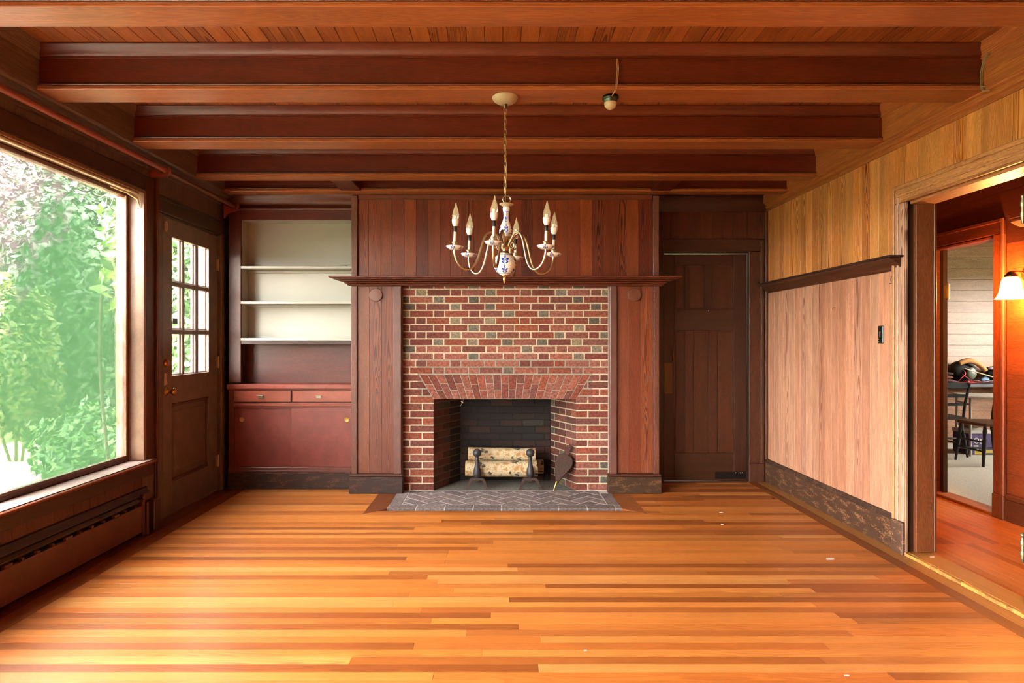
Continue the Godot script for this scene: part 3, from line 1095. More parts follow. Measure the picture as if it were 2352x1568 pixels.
# ---------------------------------------------------------------- back wall and chimney breast
func back_wall() -> void:
	var w := struct("wall_back", "shadowed panelled wall of the recess right of the fireplace", "wall")
	var mb := MB.new()
	bx(mb, -2.36, -1.20, -0.1, CEIL + 0.1, 5.72, 5.86, DEEP, 1, 0.0, 1)
	bx(mb, 1.30, 1.462, -0.1, CEIL + 0.1, 5.625, 5.76, DEEP, 1, 0.0, 1)
	bx(mb, 2.222, 2.40, -0.1, CEIL + 0.1, 5.625, 5.76, DEEP, 1, 0.0, 1)
	bx(mb, 1.462, 2.222, 2.06, CEIL + 0.1, 5.625, 5.76, DEEP, 1, 0.0, 1)
	part(w, "wall_core", mb, M.wide)
	var x := 1.33
	while x < 2.36:
		mb = MB.new()
		bx(mb, x, minf(x + 0.093, 2.362), 2.155, 2.40, 5.612, 5.6245, vary(C("5c2c18"), 0.14, 0.05), 1, 0.0012)
		part(w, "board", mb, M.board)
		x += 0.094
	mb = MB.new()
	bx(mb, 2.352, 2.384, 0.0, 2.40, 5.607, 5.6245, C("5a321f"), 1, 0.003, 1)
	part(w, "corner_board", mb, M.wide)
	var t := struct("trim_4", "crown moulding over the dark door recess", "trim")
	mb = MB.new()
	ext(mb, [Vector2(0, 0), Vector2(0, 0.14), Vector2(0.06, 0.14), Vector2(0.06, 0.07), Vector2(0.05, 0.05), Vector2(0.03, 0.03), Vector2(0.018, 0.005), Vector2(0.012, 0)], Vector3(0, 2.395, -5.6245), Vector3(0, 0, 1), Vector3.UP, Vector3.RIGHT, 1.322, 2.37, C("46210f"), 1, true)
	part(t, "crown", mb, M.wide)
	mb = MB.new()
	bx(mb, 1.322, 2.34, 2.53, CEIL, 5.55, 5.6245, C("46210f"), 0, 0.0, 1)
	part(t, "frieze", mb, M.wide)

const BX0 := -1.217
const BX1 := 1.321
const DP := 5.232   # face of the breast boards

func chimney() -> void:
	var w := struct("wall_chimney", "chimney breast faced with upright red-brown boards above the mantel", "wall")
	var mb := MB.new()
	bx(mb, BX0, BX1, 1.76, CEIL, 5.2455, 5.9, DEEP, 1, 0.0, 1)
	bx(mb, BX0, -0.81, -0.05, 1.76, 5.2455, 5.9, DEEP, 1, 0.0, 1)
	bx(mb, 0.92, BX1, -0.05, 1.76, 5.2455, 5.9, DEEP, 1, 0.0, 1)
	bx(mb, -0.81, 0.92, -0.05, 1.76, 5.74, 5.9, DEEP, 1, 0.0, 1)
	part(w, "core", mb, M.wide)
	var x := -1.168
	var tones := ["8e4422", "7a381c", "964c28", "6c301e", "823c1e", "8e4622"]
	while x < 1.27:
		var x1 := minf(x + rng.randf_range(0.085, 0.104), 1.272)
		if 1.272 - x1 < 0.04:
			x1 = 1.272
		mb = MB.new()
		bx(mb, x, x1 - 0.0012, 1.765, 2.425, DP, 5.245, vary(C(tones[rng.randi() % 6]), 0.2, 0.07), 1, 0.0012)
		part(w, "board", mb, M.board)
		x = x1
	for q in [[BX0, -1.169], [1.273, BX1]]:
		mb = MB.new()
		bx(mb, q[0], q[1], 1.765, 2.449, 5.205, 5.2455, vary(POST, 0.05), 1, 0.004, 1)
		part(w, "corner_post", mb, M.wide)
	mb = MB.new()
	bx(mb, -1.168, 1.272, 2.42, 2.459, 5.212, 5.2455, C("75422c"), 0, 0.005, 1)
	part(w, "top_rail", mb, M.wide)

	var t := thing("fireplace_mantel", "red-brown wooden mantel with long moulded shelf and boarded pilasters around the fireplace", "mantel", Vector3(0.055, 0, -5.2))
	# shelf on its bed moulding; the whole profile returns at the ends
	mb = MB.new()
	bx(mb, -1.335, 1.44, 1.749, 1.762, 4.95, 5.2315, C("713620"), 0, 0.003, 1)
	part(t, "shelf", mb, M.wide)
	for q in [[-1.31, 1.415, 1.740, 1.7487, 4.965], [-1.275, 1.38, 1.731, 1.7397, 5.03], [-1.255, 1.36, 1.718, 1.7307, 5.095], [-1.240, 1.345, 1.704, 1.7177, 5.145]]:
		mb = MB.new()
		bx(mb, q[0], q[1], q[2], q[3], q[4], 5.2315, vary(C("71361f"), 0.05), 0, 0.006, 1)
		part(t, "bed_moulding", mb, M.wide)
	for s in 2:
		var a := BX0 if s == 0 else 0.911
		var b := -0.801 if s == 0 else BX1
		var outer := [BX0, -1.17] if s == 0 else [1.276, BX1]
		var inner := [-0.868, -0.803] if s == 0 else [0.912, 0.972]
		mb = MB.new()
		bx(mb, a, b, 0.0, 1.7035, 5.2325, 5.2455, DEEP, 1, 0.0, 1)
		var p := part(t, "pilaster", mb, M.wide)
		var bxs: Array = [outer[1], inner[0]] if s == 0 else [inner[1], outer[0]]
		var wd: float = (bxs[1] - bxs[0]) / 3.0
		for k in 3:
			mb = MB.new()
			bx(mb, bxs[0] + wd * k, bxs[0] + wd * (k + 1) - 0.0008, 0.16, 1.7035, 5.219, 5.2325, vary(C(["8e5236", "864a32", "7c4028"][(k + s) % 3]), 0.08, 0.05), 1, 0.0012, 0)
			part(p, "board", mb, M.board)
		mb = MB.new()
		bx(mb, outer[0], outer[1], 0.155, 1.7035, 5.198, 5.2325, C("7b4f3e"), 1, 0.004, 1)
		part(p, "post", mb, M.wide)
		mb = MB.new()
		bx(mb, inner[0], inner[1], 0.155, 1.7035, 5.19, 5.2325, C("6a4a44"), 1, 0.005, 1)
		part(p, "post", mb, M.satin)
		mb = MB.new()
		var px0 := -1.228 if s == 0 else 0.897
		var px1 := -0.787 if s == 0 else 1.332
		bx(mb, px0, px1, 0.0, 0.138, 5.165, 5.232, C("4b2d22") if s == 0 else C("664a30"), 0, 0.004, 1)
		part(p, "plinth", mb, M.scuff)
		mb = MB.new()
		bx(mb, px0 - 0.001, px1 + 0.001, 0.1385, 0.158, 5.168, 5.232, C("5d3a2c"), 0, 0.007, 1)
		part(p, "plinth_cap", mb, M.wide)
		mb = MB.new()
		var cx := -1.016 if s == 0 else 1.118
		var kx := Transform3D(Basis(Vector3(1, 0, 0), Vector3(0, 0, 1), Vector3(0, -1, 0)), Vector3(cx, 1.637 - 0.006, -5.2188))
		lathe(mb, [Vector2(0.001, 0.018), Vector2(0.043, 0.018), Vector2(0.048, 0.016), Vector2(0.0495, 0.018), Vector2(0.0545, 0.0165), Vector2(0.056, 0.012), Vector2(0.056, 0.0)], 32, kx, C("6f4434"))
		part(p, "disc", mb, M.satin, "round turned disc")

# ---------------------------------------------------------------- brick
func brick_color(grey: float, pink: float) -> Color:
	if rng.randf() < grey:
		return vary(C(["827a6a", "766e61", "8c8474", "6b655a", "a2947a"][rng.randi() % 5]), 0.12, 0.05)
	var reds := ["98503c", "8e4836", "8a5044", "7f4a40", "9e563e", "925a4c", "784034", "84443a"]
	var c := C(reds[rng.randi() % 8])
	if rng.randf() < pink:
		c = c.lerp(C("b87868"), 0.45)
	return vary(c, 0.10, 0.06)

func clip_add(parent: Node3D, poly: PackedVector2Array, clip: PackedVector2Array, fr: Transform3D, col: Color, thick := 0.05, proud := 0.0) -> void:
	var pieces := [poly]
	if clip.size() > 2:
		pieces = Geometry2D.intersect_polygons(poly, clip)
	for pc in pieces:
		var p: PackedVector2Array = pc
		var area := 0.0
		for k in p.size():
			area += p[k].x * p[(k + 1) % p.size()].y - p[(k + 1) % p.size()].x * p[k].y
		if absf(area) * 0.5 < 0.00025:
			continue
		var mb := MB.new()
		slab(mb, p, fr, -thick, proud, 0.0022, col)
		part(parent, "brick", mb, M.brick)

func jrect(x0: float, x1: float, y0: float, y1: float) -> PackedVector2Array:
	var j := 0.0009
	return PackedVector2Array([Vector2(x0 + rng.randf_range(-j, j), y0 + rng.randf_range(-j, j)), Vector2(x1 + rng.randf_range(-j, j), y0 + rng.randf_range(-j, j)), Vector2(x1 + rng.randf_range(-j, j), y1 + rng.randf_range(-j, j)), Vector2(x0 + rng.randf_range(-j, j), y1 + rng.randf_range(-j, j))])

func brickwork() -> void:
	var face := thing("brick_fireplace", "red brick fireplace front with scattered grey headers and a splayed flat arch", "fireplace", Vector3(0.055, 0, -5.27))
	var fr := Transform3D(Basis.IDENTITY, Vector3(0, 0, -5.27))
	var xl := -0.80
	var xr := 0.909
	var j := 0.0058    # half joint
	# mortar bed behind the bricks
	var mb := MB.new()
	for q in [[xl - 0.008, xr + 0.01, 1.10, 1.756], [xl - 0.008, -0.68, 0.0, 1.10], [0.78, xr + 0.01, 0.0, 1.10], [-0.68, -0.547, 0.0, 0.76], [0.646, 0.78, 0.0, 0.76]]:
		bx(mb, q[0], q[1], q[2], q[3], 5.273, 5.34, C("e0d3b8"))
	part(face, "mortar", mb, M.mortar, "cream mortar")
	mb = MB.new()
	bx(mb, -0.68, 0.78, 0.765, 1.10, 5.2735, 5.36, C("a8a294"))
	part(face, "mortar", mb, M.mortar, "grey mortar")
	# flemish courses over the arch
	var y1 := 1.738
	for r in 13:
		var y0 := 1.683 - r * 0.0591
		if r > 0:
			y1 = 1.683 - (r - 1) * 0.0591
		var x := xl
		var odd := r % 2 == 1
		var cuts := [x]
		x += 0.053 if not odd else 0.103
		var head := odd
		while x < xr - 0.03:
			cuts.append(x)
			x += (0.0925 if head else 0.1985) + rng.randf_range(-0.004, 0.004)
			head = not head
		cuts.append(xr)
		var pk := 0.75 if r >= 9 else 0.18
		for k in cuts.size() - 1:
			var wd: float = cuts[k + 1] - cuts[k]
			var g := 0.62 if wd < 0.12 else 0.0
			if r >= 9:
				g *= 0.55
			clip_add(face, jrect(cuts[k] + (0.0 if k == 0 else j), cuts[k + 1] - (0.0 if k == cuts.size() - 2 else j), y0 + j * 0.9, y1 - j * 0.9), PackedVector2Array(), fr, brick_color(g, pk), 0.05, rng.randf_range(-0.001, 0.0015))
	# piers beside the opening
	var left_clip := PackedVector2Array([Vector2(xl, 0), Vector2(-0.545, 0), Vector2(-0.545, 0.758), Vector2(-0.672, 0.966), Vector2(xl, 0.966)])
	var right_clip := PackedVector2Array([Vector2(xr, 0), Vector2(0.644, 0), Vector2(0.644, 0.758), Vector2(0.771, 0.966), Vector2(xr, 0.966)])
	for r in 16:
		var b0 := 0.9738 - (r + 1) * 0.0608
		var b1 := b0 + 0.0608
		var odd := r % 2 == 1
		var lc := [xl, xl + (0.055 if odd else 0.16), -0.545]
		var rc := [0.644, 0.644 + (0.098 if odd else 0.197), xr]
		for cs in [lc, rc]:
			for k in 2:
				var wd: float = cs[k + 1] - cs[k]
				clip_add(face, jrect(cs[k] + (0.0 if k == 0 else j), cs[k + 1] - (0.0 if k == 1 else j), b0 + j * 0.9, b1 - j * 0.9), left_clip if cs == lc else right_clip, fr, brick_color(0.25 if wd < 0.08 else 0.0, 0.12), 0.05, rng.randf_range(-0.001, 0.0015))
	# flat arch: splayed bricks in two lengths, broken joints
	var nv := 21
	for k in nv:
		var t0 := float(k) / nv
		var t1 := float(k + 1) / nv
		var bot := func(t: float) -> Vector2: return Vector2(lerpf(-0.545, 0.644, t), 0.763 + 0.007 * (1.0 - pow(2.0 * t - 1.0, 2)))
		var top := func(t: float) -> Vector2: return Vector2(lerpf(-0.664, 0.763, t), 0.9665)
		var e := 0.0026 / 1.2 / 1.0
		var a0: Vector2 = bot.call(t0 + e * 1.1)
		var a1: Vector2 = bot.call(t1 - e * 1.1)
		var c0: Vector2 = top.call(t0 + e)
		var c1: Vector2 = top.call(t1 - e)
		var s := 0.62 if k % 2 == 0 else 0.36
		s += rng.randf_range(-0.02, 0.02)
		var m0 := a0.lerp(c0, s)
		var m1 := a1.lerp(c1, s)
		var up := Vector2(0, 0.003)
		clip_add(face, PackedVector2Array([a0, a1, m1 - up, m0 - up]), PackedVector2Array(), fr, brick_color(0.08, 0.6), 0.07, rng.randf_range(-0.001, 0.0015))
		clip_add(face, PackedVector2Array([m0 + up, m1 + up, c1, c0]), PackedVector2Array(), fr, brick_color(0.0, 0.5), 0.07, rng.randf_range(-0.001, 0.0015))
	mb = MB.new()
	bx(mb, -0.60, 0.70, 0.772, 0.80, 5.30, 5.40, C("2c2926"), 0, 0.0)
	part(face, "lintel", mb, M.iron)

	# firebox: splayed sides and sooty back
	var fb := thing("firebox", "soot-blackened brick firebox recess with splayed side walls", "firebox", Vector3(0.055, 0, -5.45))
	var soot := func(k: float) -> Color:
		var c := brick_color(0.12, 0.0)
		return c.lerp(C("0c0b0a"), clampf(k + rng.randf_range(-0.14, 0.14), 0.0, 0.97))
	var bl := Vector3(-0.345, 0, -5.66)
	var br := Vector3(0.462, 0, -5.66)
	var walls := [
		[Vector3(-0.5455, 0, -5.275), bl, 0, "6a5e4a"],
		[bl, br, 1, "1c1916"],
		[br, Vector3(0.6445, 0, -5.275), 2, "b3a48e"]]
	for wl in walls:
		var p0: Vector3 = wl[0]
		var p1: Vector3 = wl[1]
		var ax := (p1 - p0).normalized()
		var nn := ax.cross(Vector3.UP).normalized()
		var f := Transform3D(Basis(ax, Vector3.UP, nn), p0)
		var L := p0.distance_to(p1)
		mb = MB.new()
		gbox(mb, Vector3(0, 0, -0.06), Vector3(L, 1.05, -0.0035), C(wl[3]), 0, 0.0, 0, f)
		part(fb, "mortar", mb, M.mortar)
		for r in 17:
			var b0 := r * 0.0608
			var x := 0.0
			var odd := r % 2 == 1
			var first := true
			while x < L - 0.004:
				var wd := 0.2 if odd else 0.2
				if first:
					wd = 0.07 if odd else 0.155
				elif wl[2] != 1:
					wd = 0.095 if (r + int(x * 40.0)) % 2 == 0 else 0.19
				first = false
				var x1 := minf(x + wd, L)
				if L - x1 < 0.03:
					x1 = L
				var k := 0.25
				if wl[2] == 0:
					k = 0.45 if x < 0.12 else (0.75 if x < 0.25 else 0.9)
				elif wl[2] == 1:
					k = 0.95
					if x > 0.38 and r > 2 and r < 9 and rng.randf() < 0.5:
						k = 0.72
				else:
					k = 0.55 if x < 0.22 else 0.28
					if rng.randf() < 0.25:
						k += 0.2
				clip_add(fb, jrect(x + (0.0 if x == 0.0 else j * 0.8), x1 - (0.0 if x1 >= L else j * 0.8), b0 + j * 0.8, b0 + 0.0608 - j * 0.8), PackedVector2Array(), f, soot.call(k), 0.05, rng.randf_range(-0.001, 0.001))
				x = x1
	mb = MB.new()
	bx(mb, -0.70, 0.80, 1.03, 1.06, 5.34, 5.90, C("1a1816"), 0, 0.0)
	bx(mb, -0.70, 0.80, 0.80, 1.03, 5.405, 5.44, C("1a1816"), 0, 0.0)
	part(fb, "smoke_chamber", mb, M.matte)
	mb = MB.new()
	bx(mb, -0.56, 0.66, -0.02, 0.003, 5.276, 5.70, C("85837a"), 0, 0.0)
	part(fb, "ash_floor", mb, M.ash, "ash-grey firebox floor")

	# hearth in herringbone with a border of bricks on edge
	var he := thing("hearth", "grey-purple brick hearth laid in herringbone flush with the floor", "hearth", Vector3(0.042, 0, -5.0))
	var hf := Transform3D(Basis(Vector3(1, 0, 0), Vector3(0, 0, -1), Vector3(0, 1, 0)), Vector3.ZERO)
	mb = MB.new()
	bx(mb, -0.834, 0.919, -0.06, 0.0016, 4.712, 5.163, C("d6cfca"))
	bx(mb, -0.786, 0.896, -0.06, 0.0016, 5.163, 5.267, C("d6cfca"))
	part(he, "mortar", mb, M.mortar)
	var hc := ["887b78", "928280", "7d7172", "8e7f7c", "82736e"]
	var clip := PackedVector2Array([Vector2(-0.738, 4.813), Vector2(0.823, 4.813), Vector2(0.823, 5.265), Vector2(-0.738, 5.265)])
	var bw := 0.1035
	for i in range(-24, 25):
		for k in range(-24, 25):
			for o in 2:
				# herringbone cell: unit grid turned by 45 degrees
				var ux := 0.0
				var uy := 0.0
				var wx := 2.0
				var wy := 1.0
				if o == 0:
					ux = k + 4.0 * i; uy = float(k)
				else:
					ux = k + 4.0 * i + 3.0; uy = float(k)
					wx = 1.0; wy = 2.0
				var p := PackedVector2Array()
				var g := 0.05
				var inside := false
				for q in [Vector2(ux + g, uy + g), Vector2(ux + wx - g, uy + g), Vector2(ux + wx - g, uy + wy - g), Vector2(ux + g, uy + wy - g)]:
					var rq: Vector2 = q.rotated(PI / 4) * bw + Vector2(0.04, 5.0)
					p.append(rq)
					if rq.x > -0.9 and rq.x < 0.98 and rq.y > 4.7 and rq.y < 5.4:
						inside = true
				if inside:
					clip_add(he, p, clip, hf, vary(C(hc[rng.randi() % 5]), 0.12, 0.04), 0.03, 0.0035 + rng.randf_range(-0.0006, 0.0006))
	var x := -0.834
	while x < 0.91:
		var x1 := minf(x + 0.2135, 0.919)
		clip_add(he, jrect(x + 0.002, x1 - 0.004, 4.711, 4.805), PackedVector2Array(), hf, vary(C(hc[rng.randi() % 5]), 0.1, 0.04), 0.03, 0.004)
		x = x1
	for s in [-0.834, 0.829]:
		var d := 4.811
		while d < 5.16:
			var d1 := minf(d + 0.2135, 5.164)
			clip_add(he, jrect(s, s + 0.09, d + 0.002, d1 - 0.003), PackedVector2Array(), hf, vary(C(hc[rng.randi() % 5]), 0.1, 0.04), 0.03, 0.004)
			d = d1

# ---------------------------------------------------------------- built-in bookcase and cabinet
func bookcase() -> void:
	var D := 5.35
	var t := thing("bookcase", "built-in bookcase with white painted shelves in a dark red frame", "bookcase", Vector3(-1.75, 1.2, -5.4))
	var wc := C("acaca2")
	var mb := MB.new()
	bx(mb, -2.20, -1.2175, 1.24, 2.30, 5.515, 5.53, wc, 0, 0.0)
	part(t, "back_panel", mb, M.white)
	mb = MB.new()
	bx(mb, -2.203, -2.188, 1.24, 2.30, D + 0.02, 5.5145, wc, 1, 0.0)
	part(t, "side_panel", mb, M.white)
	mb = MB.new()
	bx(mb, -2.1875, -1.2175, 2.277, 2.30, D + 0.02, 5.5145, wc, 0, 0.0)
	part(t, "top_panel", mb, M.white)
	for y in [1.885, 1.586, 1.276]:
		mb = MB.new()
		bx(mb, -2.1875, -1.2175, y - 0.021, y, D - 0.004, 5.5145, vary(wc, 0.02), 0, 0.002)
		part(t, "shelf", mb, M.white)
		if y > 1.3:
			mb = MB.new()
			bx(mb, -2.1875, -1.2175, y - 0.045, y - 0.0215, 5.495, 5.5145, wc, 0, 0.002)
			part(t, "shelf_cleat", mb, M.white)
	mb = MB.new()
	bx(mb, -2.29, -2.188, 0.90, 2.36, D, D + 0.019, C("5e2c20"), 1, 0.002, 1)
	part(t, "frame_stile", mb, M.wide)
	mb = MB.new()
	bx(mb, -2.1878, -1.2175, 2.277, 2.365, D, D + 0.019, C("622a20"), 0, 0.002, 1)
	part(t, "frame_rail", mb, M.wide)
	mb = MB.new()
	ext(mb, [Vector2(0, 0), Vector2(0.03, 0.0), Vector2(0.034, 0.01), Vector2(0.03, 0.022), Vector2(0.015, 0.035), Vector2(0.012, 0.06), Vector2(0.03, 0.085), Vector2(0.055, 0.1), Vector2(0.06, 0.14), Vector2(0, 0.14)], Vector3(0, 2.355, -D), Vector3(0, 0, 1), Vector3.UP, Vector3.RIGHT, -2.30, -1.2175, C("62301f"), 1, true)
	part(t, "crown", mb, M.wide)
	mb = MB.new()
	bx(mb, -2.36, -1.2175, 2.36, CEIL, D + 0.02, 5.52, DEEP, 0, 0.0, 1)
	part(t, "header_box", mb, M.wide)
	mb = MB.new()
	bx(mb, -2.1875, -1.2175, 1.225, 1.2545, D + 0.006, 5.5, C("3f1f17"), 0, 0.0, 1)
	part(t, "bottom_rail", mb, M.wide)
	# panelled niche under the shelves
	mb = MB.new()
	bx(mb, -2.20, -1.2175, 0.886, 1.2245, 5.50, 5.515, C("5f2a20"), 0, 0.0, 1)
	part(t, "niche_back", mb, M.wide)
	mb = MB.new()
	bx(mb, -2.30, -2.2005, 0.886, 1.2395, D + 0.02, 5.515, C("42281f"), 1, 0.0, 1)
	part(t, "niche_side", mb, M.wide)

	var wt := thing("cabinet_worktop", "red-brown painted worktop over the drawers left of the fireplace", "worktop", Vector3(-1.75, 0.85, -5.35))
	mb = MB.new()
	bx(mb, -2.30, -1.2175, 0.845, 0.885, D - 0.022, 5.53, CAB, 0, 0.004, 1)
	part(wt, "top_board", mb, M.satin)
	mb = MB.new()
	bx(mb, -2.30, -1.2175, 0.834, 0.8445, D - 0.01, D + 0.05, vary(CAB, 0.04), 0, 0.002, 1)
	part(wt, "edge_strip", mb, M.satin)

	var c := thing("base_cabinet", "red-brown low cabinet with two drawers and two sliding doors", "cabinet", Vector3(-1.75, 0, -5.4))
	mb = MB.new()
	bx(mb, -2.25, -1.2175, 0.14, 0.833, 5.53, 5.60, DEEP, 0, 0.0, 1)
	bx(mb, -2.25, -1.2175, 0.10, 0.16, D + 0.03, 5.53, DEEP, 0, 0.0, 1)
	bx(mb, -2.29, -2.247, 0.14, 0.833, D, 5.53, C("6a3428"), 1, 0.002, 1)
	part(c, "body", mb, M.satin)
	mb = MB.new()
	bx(mb, -2.2465, -1.2175, 0.682, 0.727, D + 0.002, D + 0.03, vary(CAB, 0.05), 0, 0.003, 1)
	bx(mb, -2.2465, -1.2175, 0.697, 0.714, D - 0.008, D + 0.001, vary(CAB, 0.05), 0, 0.003, 1)
	bx(mb, -2.2465, -1.2175, 0.729, 0.833, D + 0.012, D + 0.03, vary(DEEP, 0.05), 0, 0.0, 1)
	part(c, "face_rail", mb, M.satin)
	for q in [[-2.243, -1.762], [-1.75, -1.225]]:
		mb = MB.new()
		bx(mb, q[0], q[1], 0.735, 0.828, D - 0.006, D + 0.0115, vary(C("8f4635"), 0.04), 0, 0.003, 1)
		var dr := part(c, "drawer", mb, M.satin)
		mb = MB.new()
		var hx: float = q[0] + 0.225
		bx(mb, hx - 0.026, hx + 0.026, 0.785, 0.791, D - 0.026, D - 0.0065, C("a8a68c"), 0, 0.002)
		bx(mb, hx - 0.022, hx + 0.022, 0.766, 0.785, D - 0.012, D - 0.0065, C("8d8a70"), 0, 0.002)
		part(dr, "pull", mb, M.steel, "small square metal pull")
	for q in [[-2.246, -1.745, D + 0.016, -2.185], [-1.762, -1.218, D + 0.002, -1.290]]:
		mb = MB.new()
		bx(mb, q[0], q[1], 0.183, 0.6815, q[2], q[2] + 0.012, vary(C("7c392f"), 0.04), 1, 0.002, 1)
		var sd := part(c, "sliding_door", mb, M.satin)
		mb = MB.new()
		var kx := Transform3D(Basis(Vector3(1, 0, 0), Vector3(0, 0, 1), Vector3(0, -1, 0)), Vector3(q[3], 0.583, -q[2]))
		lathe(mb, [Vector2(0.001, 0.0006), Vector2(0.013, 0.0006), Vector2(0.0165, 0.003), Vector2(0.0195, 0.003), Vector2(0.0205, 0.0)], 20, kx, C("b08a4a"))
		part(sd, "finger_pull", mb, M.dull_brass, "round brass finger pull")
	mb = MB.new()
	bx(mb, -2.29, -1.2175, 0.136, 0.183, D - 0.012, D + 0.03, C("6a3a2c"), 0, 0.004, 1)
	bx(mb, -2.29, -1.2175, 0.136, 0.158, D - 0.024, D - 0.0125, C("5e3428"), 0, 0.004, 1)
	part(c, "base_moulding", mb, M.satin)
	mb = MB.new()
	bx(mb, -2.29, -1.2175, 0.0, 0.1355, 5.325, D + 0.03, C("553526"), 0, 0.002, 1)
	part(c, "plinth", mb, M.scuff)
	var p := thing("paper_sheet", "folded paper lying on the top white shelf", "paper", Vector3(-1.37, 1.886, -5.42))
	mb = MB.new()
	gbox(mb, Vector3(-0.075, 0.0, -0.05), Vector3(0.07, 0.0025, 0.05), C("cfc9b2"), 0, 0.0, 0, Transform3D(Basis(Vector3(0, 0, 1), 0.06), Vector3(-1.37, 1.890, -5.43)))
	part(p, "sheet", mb, M.matte)

# ---------------------------------------------------------------- back door
func back_door() -> void:
	var w := struct("door_2", "very dark wooden five-panel door in the recess right of the fireplace", "door")
	var X0 := 1.469
	var X1 := 2.213
	var F := 5.64
	var B := 5.675
	var mb: MB
	var c := C("472614")
	for q in [[X0, 1.565], [2.10, X1]]:
		mb = MB.new()
		bx(mb, q[0], q[1], 0.005, 2.026, F, B, vary(c, 0.06), 1, 0.002, 1)
		part(w, "stile", mb, M.wide)
	for q in [[1.93, 2.026], [1.345, 1.53], [0.005, 0.25]]:
		mb = MB.new()
		bx(mb, 1.5655, 2.0995, q[0], q[1], F, B, vary(c, 0.06), 0, 0.002, 1)
		part(w, "rail", mb, M.wide)
	mb = MB.new()
	bx(mb, X0, X1, 0.004, 2.028, B + 0.0005, B + 0.008, c, 1, 0.0, 1)
	part(w, "back_skin", mb, M.wide)
	# upper lights: three recessed panels; lower: three tall panels
	for q in [[1.66, 1.69], [1.835, 1.90]]:
		mb = MB.new()
		bx(mb, q[0], q[1], 1.5305, 1.9295, F, B, vary(c, 0.06), 1, 0.002, 1)
		part(w, "mullion", mb, M.wide)
	for q in [[1.663, 1.735], [1.875, 1.95]]:
		mb = MB.new()
		bx(mb, q[0], q[1], 0.2505, 1.3445, F, B, vary(C("54290f"), 0.06), 1, 0.002, 1)
		part(w, "mullion", mb, M.wide)
	for q in [[1.5655, 1.66, 1.5305, 1.9295], [1.69, 1.835, 1.5305, 1.9295], [1.90, 2.0995, 1.5305, 1.9295], [1.5655, 1.663, 0.2505, 1.3445], [1.735, 1.875, 0.2505, 1.3445], [1.95, 2.0995, 0.2505, 1.3445]]:
		mb = MB.new()
		bx(mb, q[0], q[1], q[2], q[3], F + 0.014, B - 0.002, vary(C("54290f"), 0.1), 1, 0.0, 1)
		bx(mb, q[0] + 0.012, q[1] - 0.012, q[2] + 0.012, q[3] - 0.012, F + 0.010, F + 0.0139, vary(C("552b12"), 0.1), 1, 0.003, 1)
		part(w, "panel", mb, M.wide)
	mb = MB.new()
	bx(mb, 1.477, 1.550, 0.78, 1.055, F - 0.0025, F - 0.0003, C("5e4c34"), 1, 0.001)
	part(w, "push_plate", mb, M.dull_brass, "pale metal push plate")
	mb = MB.new()
	tube(mb, spline([Vector3(1.545, 1.175, -F + 0.001), Vector3(1.546, 1.168, -F + 0.02), Vector3(1.547, 1.125, -F + 0.026), Vector3(1.546, 1.075, -F + 0.02), Vector3(1.545, 1.068, -F + 0.001)], 4), 0.004, 8, C("8a6a44"))
	part(w, "pull_handle", mb, M.brass)
	mb = MB.new()
	bx(mb, 1.93, 2.205, 0.02, 0.085, F - 0.0028, F - 0.0003, C("0e1010"), 0, 0.001)
	for sx in [2.115, 2.155, 2.172]:
		ball(mb, Vector3(sx, 0.075, -F + 0.003), Vector3.ONE * 0.004, C("b8b8b0"), 8, 5)
	part(w, "kick_plate", mb, M.plastic, "black metal plate at the foot of the door")
	mb = MB.new()
	for q in [[1.63, 1.52], [1.873, 1.52]]:
		ball(mb, Vector3(q[0], q[1], -F + 0.001), Vector3.ONE * 0.004, C("c8c8c0"), 8, 5)
	part(w, "screw_head", mb, M.steel)
	# casing with plinth block
	mb = MB.new()
	bx(mb, 2.222, 2.335, 0.165, 2.045, 5.600, 5.6245, C("5a3420"), 1, 0.004, 1)
	part(w, "casing", mb, M.wide)
	mb = MB.new()
	bx(mb, 2.32, 2.35, 0.165, 2.155, 5.588, 5.6, C("5f3823"), 1, 0.005, 1)
	part(w, "back_band", mb, M.wide)
	mb = MB.new()
	bx(mb, 2.218, 2.352, 0.0, 0.164, 5.594, 5.6245, C("5a3623"), 1, 0.003, 1)
	part(w, "plinth_block", mb, M.wide)
	mb = MB.new()
	bx(mb, 1.322, 1.462, 0.0, 2.045, 5.600, 5.6245, C("3c2113"), 1, 0.004, 1)
	part(w, "casing", mb, M.wide)
	mb = MB.new()
	bx(mb, 1.322, 2.335, 2.046, 2.14, 5.600, 5.6245, C("4a2816"), 0, 0.004, 1)
	bx(mb, 1.322, 2.35, 2.13, 2.155, 5.588, 5.5999, C("4a2816"), 0, 0.004, 1)
	part(w, "casing", mb, M.wide)
	mb = MB.new()
	bx(mb, 1.462, 1.4675, 0.0, 2.045, 5.625, 5.76, C("2c180d"), 1, 0.0, 1)
	bx(mb, 2.2145, 2.222, 0.0, 2.045, 5.625, 5.76, C("2c180d"), 1, 0.0, 1)
	bx(mb, 1.4675, 2.2145, 2.0315, 2.06, 5.625, 5.76, C("3c2413"), 0, 0.0, 1)
	part(w, "jamb", mb, M.wide)
	mb = MB.new()
	bx(mb, 1.468, 2.214, -0.02, 0.003, 5.6205, 5.77, C("5a3420"), 0, 0.001, 1)
	part(w, "threshold", mb, M.wide)
	# thin entry room behind the dark door, open to the day at its far side
	var e := struct("wall_entry", "side walls of the small entry behind the dark door", "wall")
	mb = MB.new()
	bx(mb, 1.0, 1.30, -0.1, 2.8, 5.78, 6.9, C("c8c0b0"))
	bx(mb, 2.41, 2.53, -0.1, 2.8, 6.0, 6.9, C("c8c0b0"))
	bx(mb, 1.0, 2.53, -0.12, -0.02, 5.9, 6.9, C("a89a88"))
	part(e, "wall_core", mb, M.matte)

